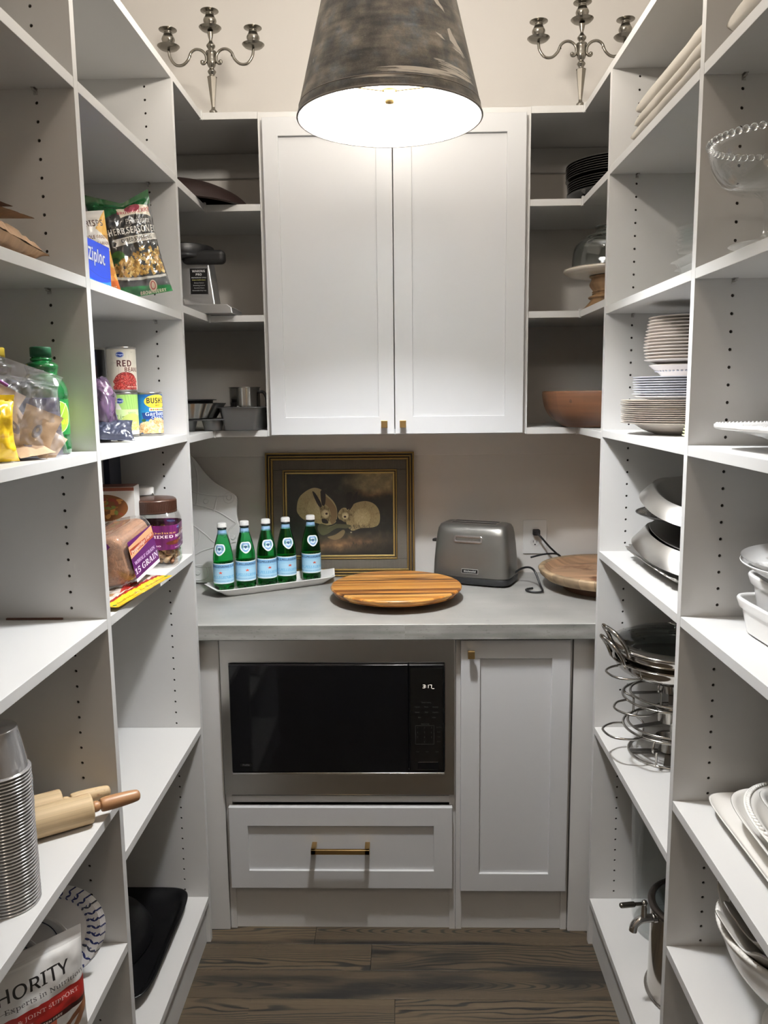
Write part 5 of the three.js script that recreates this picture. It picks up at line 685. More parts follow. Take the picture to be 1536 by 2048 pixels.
{ // stacked clear cups, each cup its own object
  const S = 0.7927, clear = phys({ color: lin(0.50, 0.49, 0.49), roughness: 0.10, metalness: 0.55, transmission: 0, clearcoat: 1, clearcoatRoughness: 0.05 });
  const N = 40, pitch = 0.0056, cx = -0.643, cz = -1.19;
  const lip = (R) => [[R - 0.0012, 0.0005], [R + 0.0014, 0.0], [R + 0.0032, 0.0012], [R + 0.0034, 0.0024], [R + 0.0014, 0.0037], [R - 0.0016, 0.0040]];
  const full = thing('plastic_cup', 'upturned clear cup at the very top of the plastic cup stack', 'cup', [cx, S + pitch * N, cz], 0, 'clear cups in one upturned stack');
  part(full, 'cup_wall', lathe([...lip(0.0445), [0.0432, 0.0045], [0.0415, 0.02], [0.0345, 0.058], [0.0325, 0.066], [0.0330, 0.0672], [0.0318, 0.069], [0.0322, 0.0705], [0.0305, 0.0725], [0, 0.0725]], 64), clear);
  const one = thing('plastic_cup', 'lowest clear cup of the upturned stack, its rim on the shelf', 'cup', [cx, S, cz], 0, 'clear cups in one upturned stack');
  part(one, 'cup_wall', lathe([...lip(0.0445), [0.0430, 0.0045], [0.0420, 0.018]], 56), clear);
  for (let i = 1; i < N; i++) copy(one, [cx + 0.0012 * (noise(i * 0.31, 2) - 0.5), S + pitch * i, cz + 0.0012 * (noise(i * 0.27, 7) - 0.5)], i, `${ord(N - i)} clear cup rim counting down from the topmost upturned cup`);
}
{ // rolling pins
  const S = 0.7927, wood = dtex(512, 256, (i, j, u, v) => { const n = fbm(u * 46, v * 5, 3, 4), f = noise(u * 120, v * 12, 5), sp = Math.max(0, fbm(u * 22, v * 30, 6, 4) - 0.66) * 4; const g = 0.95 + 0.16 * (n - 0.5) + 0.06 * (f - 0.5); return [202 * g * (1 - 0.3 * sp), 176 * g * (1 - 0.5 * sp), 136 * g * (1 - 0.6 * sp)]; });
  const wm = std(0xffffff, 0.6, 0, { map: wood });
  const pin = (label, pos, rot, r, hm, tip) => {
    const t = thing('rolling_pin', label, 'rolling pin', pos, rot);
    part(t, 'roller', lathe([[0, -0.125], [r - 0.003, -0.125], [r - 0.0008, -0.1235], [r, -0.120], [r, 0.120], [r - 0.0008, 0.1235], [r - 0.003, 0.125], [0, 0.125]], 56).rotateZ(-Math.PI / 2), wm);
    for (const s of [1, -1]) part(t, 'handle', lathe(smoothPts([[0.008, 0.1255], [0.0105, 0.130], [0.0095, 0.137], [0.0075, 0.1395], [0.0085, 0.1415], [0.0125, 0.143], [0.0138, 0.155], [0.0135, 0.18], [0.0118, 0.205], [0.009, 0.2145], [0.0001, 0.218]], 50), 32).rotateZ(-Math.PI / 2 * s), hm);
    return t;
  };
  const a = 0.60; // turn from +x towards -z
  pin('pale maple rolling pin with orange brown handle in front', [-0.602 - 0.125 * Math.cos(a), S + 0.0285, -1.437 + 0.125 * Math.sin(a)], a, 0.0285, std(lin(0.36, 0.185, 0.085), 0.4));
  pin('pale rolling pin with pale handle lying behind the first', [-0.668 - 0.125 * Math.cos(a), S + 0.0275, -1.456 + 0.125 * Math.sin(a)], a, 0.0275, wm);
}
{ // pouch, plates and bowls on the lowest open shelf
  const S = 0.4767;
  const pt = tex(1024, 1100, (c, w, h) => {
    c.fillStyle = '#d6d5d3'; c.fillRect(0, 0, w, h); c.fillStyle = '#c7c6c4'; c.fillRect(0, 96, w, 26); c.fillStyle = '#e0dfdd'; c.fillRect(0, 122, w, 10);
    text(c, 'AUTHORITY', 490, 300, 178, '#1c1a1a', { style: 'normal', sx: 0.86 }); text(c, 'AUTHORITY', 493, 300, 178, '#1c1a1a', { style: 'normal', sx: 0.86 }); text(c, 'Experts in Nutrition', 712, 440, 62, '#3a3838', { font: 'serif', style: 'normal' }); c.fillStyle = '#555'; c.fillRect(340, 444, 150, 4);
    c.fillStyle = '#a3211c'; c.fillRect(370, 520, w, 190); text(c, 'HIP & JOINT SUPPORT', 668, 590, 54, '#ecd9d4', { font: 'serif', style: 'normal' }); text(c, 'adult chews', 480, 668, 40, '#e6c9c4', { style: 'italic bold' });
    c.fillStyle = '#3a1412'; c.fillRect(370, 710, w, 56); text(c, 'GRAIN FREE + GLUTEN FREE', 596, 738, 33, '#e3d6cc'); c.fillStyle = '#cf5a2a'; c.fillRect(370, 766, 400, 96); text(c, 'chicken recipe', 490, 812, 34, '#f0d3bc', { style: 'italic bold' });
    c.save(); c.translate(890, 880); c.rotate(-0.7); c.fillStyle = '#8a5638'; c.fillRect(-150, -26, 330, 56); c.rotate(-0.45); c.fillStyle = '#a06c48'; c.fillRect(-130, 50, 260, 56); c.restore(); oval(c, 60, 880, 60, 120, '#5f4032');
  });
  const po = thing('treat_pouch', 'white stand up pouch with bold black lettering and red band', 'pouch', [-0.664, S + 0.001, -1.212], 0.80);
  part(po, 'pouch', pillow(0.245, 0.197, 0.05, { seed: 41, nu: 40, nv: 40, wr: 0.005, f: 8, seamT: 0.10, seamB: 0.0, waist: 0.2 }).map((g) => g.translate(0, 0.1, 0)), phys({ map: pt, roughness: 0.35, clearcoat: 0.35, clearcoatRoughness: 0.25 }));
  const leaf = tex(1024, 1024, (c, w, h) => { c.fillStyle = '#e4e3e2'; c.fillRect(0, 0, w, h); c.translate(512, 512); for (let k = 0; k < 34; k++) { c.save(); c.rotate(k / 34 * 6.283); for (const [r, s, o] of [[372, 1, 0.6], [420, 1.1, -0.6], [466, 1, 0.6], [500, 0.7, -0.7]]) { oval(c, r, 0, 27 * s, 11 * s, k % 7 === 3 ? '#39404f' : '#1c2a66', o); if (k % 2) oval(c, r + 14, 16, 11 * s, 5 * s, '#27357a', -o); } if (k % 5 === 0) oval(c, 460, 20, 5, 5, '#8fae8a'); c.restore(); } });
  const plate = (R, mat, name) => { const g = lathe(smoothPts([[0, 0.0], [R * 0.62, 0.0], [R * 0.70, 0.003], [R * 0.80, 0.013], [R * 0.97, 0.019], [R, 0.0185]], 40), 80), p = g.attributes.position, uv = g.attributes.uv; for (let i = 0; i < p.count; i++) uv.setXY(i, p.getX(i) / (2.05 * R) + 0.5, p.getZ(i) / (2.05 * R) + 0.5); return g; };
  const stand = (o, yaw, tilt) => { o.rotation.order = 'YXZ'; o.rotation.set(Math.PI / 2 - tilt, yaw, 0); };
  const pm = std(0xffffff, 0.55, 0, { map: leaf });
  const pl = thing('paper_plate', 'paper plate with navy leaf border nearest the bowls', 'plate', [-0.692, S + 0.0935, -1.425], 0, 'navy leaf paper plates'); part(pl, 'plate', plate(0.092, pm), pm); stand(pl, 0.32, 0.13);
  for (let i = 1; i < 5; i++) { const q = copy(pl, [-0.692 + i * 0.0012, S + 0.0935, -1.425 - i * 0.0024], undefined, ['second navy leaf paper plate from the front of the stack', 'middle navy leaf paper plate of the standing stack', 'fourth navy leaf paper plate from the front', 'rearmost navy leaf paper plate by the upright panel'][i - 1]); }
  const bowlG = lathe(smoothPts([[0, 0.0], [0.045, 0.0], [0.056, 0.006], [0.076, 0.036], [0.083, 0.040], [0.085, 0.0385]], 40), 72);
  const bm = std(lin(0.60, 0.59, 0.57), 0.6), ringM = std(lin(0.01, 0.02, 0.06), 0.5);
  const bo = thing('paper_bowl', 'white paper bowl with thin navy ring standing nearest the paper plates', 'bowl', [-0.722, S + 0.0865, -1.385], 0, 'paper bowls standing on edge'); part(bo, 'bowl', bowlG, bm); part(bo, 'navy_ring', torus(0.0565, 0.0009, 0.0078, 0, 0, 64, 5), ringM); stand(bo, 0.35, 0.1);
  const b2 = copy(bo, [-0.752, S + 0.0865, -1.335], undefined, 'white paper bowl with thin navy ring behind the pouch'); 
}

// ================================================================ right corner shelves
{ // black plates, one by one
  const bm = phys({ color: lin(0.012, 0.011, 0.011), roughness: 0.22, clearcoat: 0.5 }), R = 0.150;
  const g = lathe(smoothPts([[0, 0.004], [0.085, 0.004], [0.10, 0.0], [0.108, 0.002], [R - 0.01, 0.0145], [R, 0.0165], [R + 0.0005, 0.018], [R - 0.008, 0.0178], [0.10, 0.0065], [0, 0.0075]], 44), 72);
  let f; const em = std(lin(0.20, 0.18, 0.16), 0.4, 0.5);
  for (let i = 0; i < 13; i++) {
    const x = 0.641 + 0.005 * (noise(i * 0.9, 3) - 0.5) + (i > 5 ? -0.001 : 0.004), y = 2.1578 + i * 0.0064 + (i > 5 ? 0.005 : 0), l = i === 0 ? 'lowest black dinner plate of the pile on the upper right corner shelf' : i === 12 ? 'topmost black dinner plate of the pile on the upper right corner shelf' : `${ord(i + 1)} black dinner plate counting up from the corner shelf`;
    if (!i) { f = thing('black_plate', l, 'plate', [x, y, -2.53], 0, 'black plates in the corner pile'); part(f, 'plate', g, bm); part(f, 'worn_rim', torus(R, 0.0009, 0.0176, 0, 0, 72, 5), em); } else copy(f, [x, y, -2.53], 0, l);
  }
}
{
  const t = thing('cake_stand', 'marble topped cake stand with turned wooden foot on the right corner shelf', 'cake stand', [0.612, 1.8378, -2.455]);
  const w = dtex(256, 256, (i, j, u, v) => { const n = noise(u * 40, v * 5, 2), m = fbm(u * 12, v * 4, 5, 3), g = 0.75 + 0.3 * n + 0.25 * (m - 0.5); return [150 * g, 116 * g, 80 * g]; });
  part(t, 'wooden_foot', lathe(smoothPts([[0, 0.0], [0.074, 0.0], [0.075, 0.005], [0.062, 0.020], [0.058, 0.027], [0.064, 0.031], [0.064, 0.035], [0.053, 0.040], [0.0545, 0.043], [0.052, 0.046], [0.0545, 0.049], [0.052, 0.053], [0.060, 0.064], [0.062, 0.072], [0.056, 0.086], [0.060, 0.094], [0.0, 0.095]], 110), 56), std(0xffffff, 0.55, 0, { map: w }));
  part(t, 'marble_plate', lathe(smoothPts([[0, 0.0955], [0.10, 0.0955], [0.128, 0.1005], [0.137, 0.1065], [0.136, 0.1115], [0.125, 0.1135], [0, 0.1135]], 40), 72), phys({ color: lin(0.58, 0.53, 0.45), roughness: 0.25 }), 'cream marble plate');
  const d = thing('glass_dome', 'clear glass cake dome on the marble cake stand', 'dome', [0.612, 1.9518, -2.455]);
  part(d, 'dome', lathe(smoothPts([[0.1145, 0.0005], [0.1135, 0.03], [0.108, 0.06], [0.096, 0.076], [0.078, 0.084], [0.04, 0.0865], [0.001, 0.087]], 50).concat(smoothPts([[0.001, 0.084], [0.04, 0.0835], [0.077, 0.081], [0.0935, 0.0735], [0.105, 0.058], [0.1105, 0.03], [0.1115, 0.0005]], 40)), 72), phys({ color: lin(0.86, 0.90, 0.89), roughness: 0.02, transmission: 1, thickness: 0.003, ior: 1.5 }));
  part(d, 'knob', lathe(smoothPts([[0.075, 0.0875], [0.073, 0.093], [0.058, 0.0965], [0.048, 0.104], [0.047, 0.110], [0.050, 0.117], [0.045, 0.1205], [0.001, 0.121]], 40), 48), phys({ color: lin(0.80, 0.85, 0.83), roughness: 0.04, transmission: 1, thickness: 0.01, ior: 1.5 }));
}
{
  const ac = dtex(1024, 256, (i, j, u, v) => { const n = fbm(u * 5, v * 16, 1, 4), s = noise(u * 14, v * 60, 3), k = noise(Math.floor(u * 12) * 2.7, Math.floor(v * 3), 5); const d = fbm(u * 7 + 4, v * 3, 9, 3) > 0.62 ? 0.72 : 1; const g = (0.68 + 0.34 * n + 0.18 * s + 0.14 * k) * d; return [92 * g, 60 * g, 39 * g]; });
  const t = thing('wooden_bowl', 'large acacia wood bowl on the lower right corner shelf', 'bowl', [0.606, 1.4918, -2.515]);
  part(t, 'bowl', lathe(smoothPts([[0, 0.012], [0.100, 0.012], [0.1, 0.001], [0.112, 0.001], [0.122, 0.008], [0.150, 0.028], [0.168, 0.055], [0.176, 0.085], [0.1775, 0.1055], [0.1745, 0.1075], [0.170, 0.105], [0.162, 0.06], [0.140, 0.03], [0.06, 0.018], [0, 0.017]], 90), 80), std(0xffffff, 0.5, 0, { map: ac }));
}

// ================================================================ right bay beyond
{ // folded cloths
  const S = 2.1627, weave = dtex(128, 128, (i, j, u, v) => 128 + 40 * (noise(u * 64, v * 64) - 0.5) + 20 * (fbm(u * 5, v * 5, 2) - 0.5), { linear: true, rep: [8, 8] });
  const cm = std(lin(0.46, 0.425, 0.37), 0.95, 0, { bumpMap: weave, bumpScale: 0.0006 });
  const cloth = (label, x, y, z0, z1, h, sag) => {
    const t = thing('folded_cloth', label, 'cloth', [0, 0, 0], 0, 'folded cream table cloths'); const w = 0.27, seg = 40, se = superE(3.2), rings = [];
    for (let i = 0; i <= seg; i++) { const k = i / seg, e = Math.min(1, Math.min(k, 1 - k) * 12); rings.push([1, 1, k, 0.45 + 0.55 * Math.sqrt(e)]); }
    const pos = [], uv = [], idx = [], n = 49;
    rings.forEach(([, , k, e], i) => { for (let j = 0; j < n; j++) { const a = j / (n - 1) * 6.2832, [ex, ey] = se(a), zz = z0 + (z1 - z0) * k; const wob = 0.004 * (noise(k * 7 + x * 40, ey * 2 + 3, ex) - 0.5); pos.push(x + w / 2 + ex * (w / 2) * (0.985 + 0.015 * e) + wob, y + h / 2 - sag * k + ey * (h / 2) * e + 0.003 * (fbm(k * 9, ex * 3, y * 30, 3) - 0.5), zz + 0.006 * (noise(ey * 3, k) - 0.5)); uv.push(j / (n - 1) * 2, k * 4); } });
    for (let i = 0; i < seg; i++) for (let j = 0; j < n - 1; j++) { const a = i * n + j, b = a + n; idx.push(a, a + 1, b, b, a + 1, b + 1); } for (const i of [0, seg]) { const c = pos.length / 3; let yy = 0, zz = 0; for (let j = 0; j < n; j++) { yy += pos[(i * n + j) * 3 + 1] / n; zz += pos[(i * n + j) * 3 + 2] / n; } pos.push(x + w / 2, yy, zz); uv.push(0, 0); for (let j = 0; j < n - 1; j++) idx.push(c, i * n + j, i * n + j + 1); }
    const g = new THREE.BufferGeometry(); g.setAttribute('position', new THREE.Float32BufferAttribute(pos, 3)); g.setAttribute('uv', new THREE.Float32BufferAttribute(uv, 2)); g.setIndex(idx); g.computeVertexNormals(); part(t, 'cloth', g, cm); return t;
  };
  cloth('lowest folded cream cloth on the upper right shelf', 0.536, S + 0.001, -2.01, -1.555, 0.040, 0.0);
  cloth('middle folded cream cloth on the upper right shelf', 0.552, S + 0.0425, -2.045, -1.555, 0.040, 0.0);
  cloth('topmost folded cream cloth on the upper right shelf', 0.566, S + 0.082, -2.085, -1.555, 0.050, 0.0);
  const last = cloth('folded cream cloth on the shelf nearest the top right corner of the view', 0.5385, S + 0.001, -1.450, -0.98, 0.060, 0.0); delete last.userData.group;
}
{ // glass dishes on the second shelf
  const S = 1.8178, gm = phys({ color: lin(0.96, 0.97, 0.97), roughness: 0.03, transmission: 1, thickness: 0, ior: 1.5 });
  const se = superE(7);
  const dish = (label, y, s) => { const t = thing('glass_dish', label, 'dish', [0.672, y, -1.695]); part(t, 'dish', loft([[0.085 * s, 0.070 * s, 0.0006], [0.092 * s, 0.077 * s, 0.004], [0.104 * s, 0.088 * s, 0.026], [0.112 * s, 0.096 * s, 0.0275], [0.112 * s, 0.096 * s, 0.030], [0.102 * s, 0.086 * s, 0.0295], [0.088 * s, 0.073 * s, 0.0055]], (a) => se(a), 72), gm); };
  dish('lower of two rectangular glass dishes beside the upright panel', S, 0.93); dish('upper of two rectangular glass dishes beside the upright panel', S + 0.016, 1.0);
  const fs = thing('glass_pedestal', 'footed clear glass stand behind the rectangular glass dishes', 'stand', [0.682, S, -1.865]);
  part(fs, 'pedestal', lathe(smoothPts([[0, 0.001], [0.055, 0.001], [0.054, 0.005], [0.025, 0.015], [0.018, 0.03], [0.020, 0.06], [0.035, 0.074], [0.068, 0.080], [0.072, 0.087], [0.068, 0.0885], [0, 0.084]], 50), 56), gm);
  const sg = lathe(smoothPts([[0, 0.001], [0.045, 0.001], [0.066, 0.005], [0.074, 0.0100], [0.0745, 0.0118], [0.066, 0.0080], [0.045, 0.0042], [0, 0.0042]], 40), 64); let f;
  for (let i = 0; i < 5; i++) { const p = [0.682, S + 0.0892 + i * 0.0086, -1.865], l = i === 0 ? 'lowest glass plate stacked on the footed glass stand' : i === 4 ? 'topmost glass plate stacked on the footed glass stand' : `${ord(i + 1)} glass plate counting up from the footed glass stand`; if (!i) { f = thing('glass_plate', l, 'plate', p, 0, 'glass plates on the footed stand'); part(f, 'plate', sg, gm); } else copy(f, p, 0, l); }
}
{ // china stacks on the third shelf
  const S = 1.4978;
  const pg = (R, h, foot = 0.6) => lathe(smoothPts([[0, 0.0012], [R * foot - 0.004, 0.0012], [R * foot, 0.0], [R * foot + 0.003, 0.0012], [R * 0.75, h * 0.45], [R - 0.002, h - 0.0022], [R, h - 0.001], [R - 0.001, h], [R * 0.76, h * 0.55 + 0.001], [R * foot, 0.0032], [0, 0.003]], 46), 72);
  const c1 = phys({ color: lin(0.72, 0.65, 0.57), roughness: 0.2 }), c2 = phys({ color: lin(0.70, 0.71, 0.75), roughness: 0.18 }), c3 = phys({ color: lin(0.72, 0.655, 0.60), roughness: 0.2 });
  const stack = (n, name, lab, group, cat, g, m, x, z, y0, dy, jit, rimM, R, h, xf2) => { let f; for (let i = 0; i < n; i++) { const px = x + jit * (noise(i * 1.3 + y0 * 50, 1) - 0.5) + (xf2 ? xf2(i) : 0), pz = z + jit * (noise(i * 1.1, y0 * 40) - 0.5), l = lab(i); if (!i) { f = thing(name, l, cat, [px, y0, pz], 0, group); part(f, 'plate', g, m); if (rimM) part(f, 'rim_line', torus(R - 0.0006, 0.0007, h - 0.001, 0, 0, 72, 5), rimM); } else copy(f, [px, y0 + dy * i, pz], i, l); } };
  const zC = -1.925, xC = 0.652;
  const bw = thing('china_bowl', 'shallow cream china bowl underneath the large cream plates', 'bowl', [xC, S, zC]); part(bw, 'bowl', lathe(smoothPts([[0, 0.002], [0.056, 0.002], [0.058, 0.0], [0.062, 0.002], [0.085, 0.010], [0.102, 0.0205], [0.104, 0.0225], [0.100, 0.0225], [0.08, 0.012], [0.05, 0.006], [0, 0.006]], 40), 64), c3);
  stack(12, 'cream_plate', (i) => i === 0 ? 'lowest large cream dinner plate of the thick stack' : i === 11 ? 'topmost large cream dinner plate of the thick stack' : `${ord(i + 1)} large cream dinner plate counting up from the shallow china bowl`, 'large cream dinner plates', 'plate', pg(0.135, 0.0125, 0.66), c1, xC, zC, S + 0.0165, 0.0047, 0.006, std(lin(0.60, 0.48, 0.38), 0.35), 0.135, 0.0125);
  stack(9, 'blue_plate', (i) => i === 0 ? 'lowest blue rimmed salad plate on the cream plates' : i === 8 ? 'topmost blue rimmed salad plate under the china bowl' : `${ord(i + 1)} blue rimmed salad plate counting up from the cream plates`, 'blue rimmed salad plates', 'plate', pg(0.108, 0.0125, 0.62), c2, xC - 0.002, zC, S + 0.0765, 0.0055, 0.007, std(lin(0.10, 0.11, 0.22), 0.35), 0.108, 0.0125);
  const cb = thing('china_bowl', 'white china bowl with embossed band between blue plates and saucers', 'bowl', [xC + 0.004, S + 0.1245, zC]); part(cb, 'bowl', lathe(smoothPts([[0, 0.003], [0.044, 0.003], [0.046, 0.0], [0.050, 0.002], [0.056, 0.014], [0.078, 0.032], [0.0805, 0.0345], [0.077, 0.0345], [0.052, 0.015], [0, 0.008]], 40), 64), c3); const em = []; for (let i = 0; i < 44; i++) { const a = i / 44 * 6.283; em.push(ball(0.0032, [Math.cos(a) * 0.0645, 0.0215, Math.sin(a) * 0.0645], 1, 0.7, 1, 8, 6)); } part(cb, 'embossed_band', em, std(lin(0.45, 0.45, 0.50), 0.4));
  stack(14, 'saucer', (i) => i === 0 ? 'lowest pink white saucer on the embossed china bowl' : i === 13 ? 'topmost white saucer just below the shelf above' : `${ord(i + 1)} white saucer counting up from the embossed china bowl`, 'white saucers in the tall stack', 'saucer', pg(0.0885, 0.0135, 0.55), c3, xC, zC, S + 0.1585, 0.0074, 0.003, null, 0, 0, (i) => i > 7 ? (i - 7) * 0.0017 : i < 4 ? (4 - i) * 0.0006 : 0);
  const dg = lathe(smoothPts([[0, 0.001], [0.034, 0.001], [0.052, 0.006], [0.0545, 0.0085], [0.052, 0.0088], [0.033, 0.0042], [0, 0.004]], 30), 56), y2 = phys({ color: lin(0.66, 0.68, 0.40), roughness: 0.2 }), b2 = phys({ color: lin(0.34, 0.42, 0.58), roughness: 0.2 }); let f1, f2;
  for (let i = 0; i < 8; i++) { const p = [0.642 + 0.0018 * i, S + i * 0.0062, -1.718 - 0.001 * i]; const l = i < 5 ? `${ord(i + 1)} small pale yellow dish counting up from the shelf by the upright` : `${ord(i - 4)} small blue dish counting up from the pale yellow dishes`; if (i === 0) { f1 = thing('small_dish', l, 'dish', p, 0, 'small pale yellow dishes'); part(f1, 'dish', dg, y2); } else if (i < 5) copy(f1, p, 0, l); else if (i === 5) { f2 = thing('small_dish', l, 'dish', p, 0, 'small blue dishes'); part(f2, 'dish', dg, b2); } else copy(f2, p, 0, l); }
}
{ // metal serving pieces on the fourth shelf
  const S = 1.1697, pw = std(lin(0.46, 0.445, 0.42), 0.34, 1), pl = std(lin(0.58, 0.565, 0.535), 0.3, 1), x0 = 0.70;
  const tr = thing('scalloped_tray', 'rectangular metal tray with scalloped edge lowest on the silver shelf', 'tray', [x0 + 0.012, S, -1.885]); const se = evenE(6);
  const sc = (a, i) => { const q = se(a), k = i > 1 && i < 5 ? 1 + 0.022 * Math.cos(a * 44) : 1; return [q[0] * k, q[1] * k, i > 1 && i < 5 ? 0.002 * Math.cos(a * 44) : 0]; };
  part(tr, 'tray', loft([[0.10, 0.16, 0.0006], [0.105, 0.168, 0.003], [0.143, 0.225, 0.027], [0.145, 0.227, 0.030], [0.141, 0.223, 0.0305], [0.104, 0.167, 0.006]], sc, 352), pw);
  const org = (p, wob) => { const f = evenE(p); return (a) => { const q = f(a); const k = 1 + wob * Math.cos(2 * a + 0.6); return [q[0] * k, q[1] * k]; }; };
  const b3 = thing('metal_bowl', 'wide pewter bowl with broad rim resting on the scalloped tray', 'bowl', [0.712, S + 0.030, -1.90], 0.1); b3.rotation.x = 0.14; b3.rotation.z = 0.13;
  const s3 = org(2.5, 0.04), rimT = (a, k) => k * (0.018 * Math.cos(2 * a) + 0.006 * Math.cos(3 * a));
  const wob = (fn, amp) => (a, i) => { const q = fn(a); return [q[0], q[1], (i >= 2 && i <= 5 ? 1 : 0) * rimT(a, amp)]; };
  part(b3, 'bowl', loft([[0.075, 0.10, 0.0], [0.085, 0.11, 0.004], [0.108, 0.140, 0.056], [0.147, 0.190, 0.030], [0.150, 0.194, 0.0315], [0.118, 0.152, 0.070], [0.107, 0.139, 0.066], [0.085, 0.11, 0.016], [0.04, 0.05, 0.008]], wob(s3, 0.9), 96), pl);
  const b4 = thing('metal_bowl', 'smaller dark pewter dish nested inside the wide pewter bowl', 'bowl', [0.718, S + 0.062, -1.895], 0.1); b4.rotation.x = 0.14; b4.rotation.z = 0.13;
  part(b4, 'bowl', loft([[0.05, 0.07, 0.0], [0.055, 0.076, 0.002], [0.098, 0.132, 0.026], [0.118, 0.158, 0.0385], [0.117, 0.157, 0.041], [0.088, 0.118, 0.026], [0.05, 0.068, 0.007]], wob(org(2.4, 0.02), 0.5), 96), pw);
  const st = thing('footed_plate', 'footed metal plate with patterned rim above the pewter bowls', 'plate', [0.712, S + 0.058, -1.90]);
  part(st, 'foot', lathe(smoothPts([[0, 0.0], [0.045, 0.0], [0.044, 0.006], [0.030, 0.018], [0.034, 0.034], [0.062, 0.062], [0.07, 0.067], [0, 0.068]], 40), 56), pl);
  part(st, 'plate', lathe(smoothPts([[0, 0.068], [0.09, 0.068], [0.135, 0.074], [0.157, 0.082], [0.158, 0.0845], [0.135, 0.078], [0.10, 0.073], [0, 0.072]], 44), 96), std(lin(0.42, 0.42, 0.42), 0.22, 1));
  const rib = [], rb = box(-0.011, 0.011, 0, 0.0014, -0.0011, 0.0011), rb2 = box(-0.013, 0.013, 0, 0.002, -0.0016, 0.0016); for (let i = 0; i < 84; i++) { const a = i / 84 * 6.283; rib.push(rb.clone().rotateZ(0.30).translate(0.144, 0.0795, 0).rotateY(a)); if (i % 2) rib.push(rb2.clone().rotateZ(0.15).translate(0.112, 0.0745, 0).rotateY(a)); } part(st, 'rim_pattern', rib, std(lin(0.50, 0.49, 0.47), 0.25, 1));
  part(st, 'dark_centre', lathe(smoothPts([[0, 0.0735], [0.08, 0.0735], [0.094, 0.0765], [0.096, 0.0775], [0.090, 0.0772], [0, 0.0745]], 20), 64), std(lin(0.03, 0.03, 0.03), 0.3, 0.6));
  const b1 = thing('metal_bowl', 'pewter bowl with upswept sides topmost of the silver pieces', 'bowl', [0.722, S + 0.150, -1.895], 0.05); b1.rotation.x = 0.20; b1.rotation.z = 0.10;
  part(b1, 'bowl', loft([[0.06, 0.08, 0.0], [0.080, 0.10, 0.004], [0.114, 0.134, 0.040], [0.150, 0.172, 0.020], [0.153, 0.175, 0.0215], [0.124, 0.144, 0.052], [0.112, 0.132, 0.049], [0.08, 0.10, 0.014], [0.04, 0.05, 0.008]], wob(org(2.5, 0.04), 0.7), 96), pl);
}
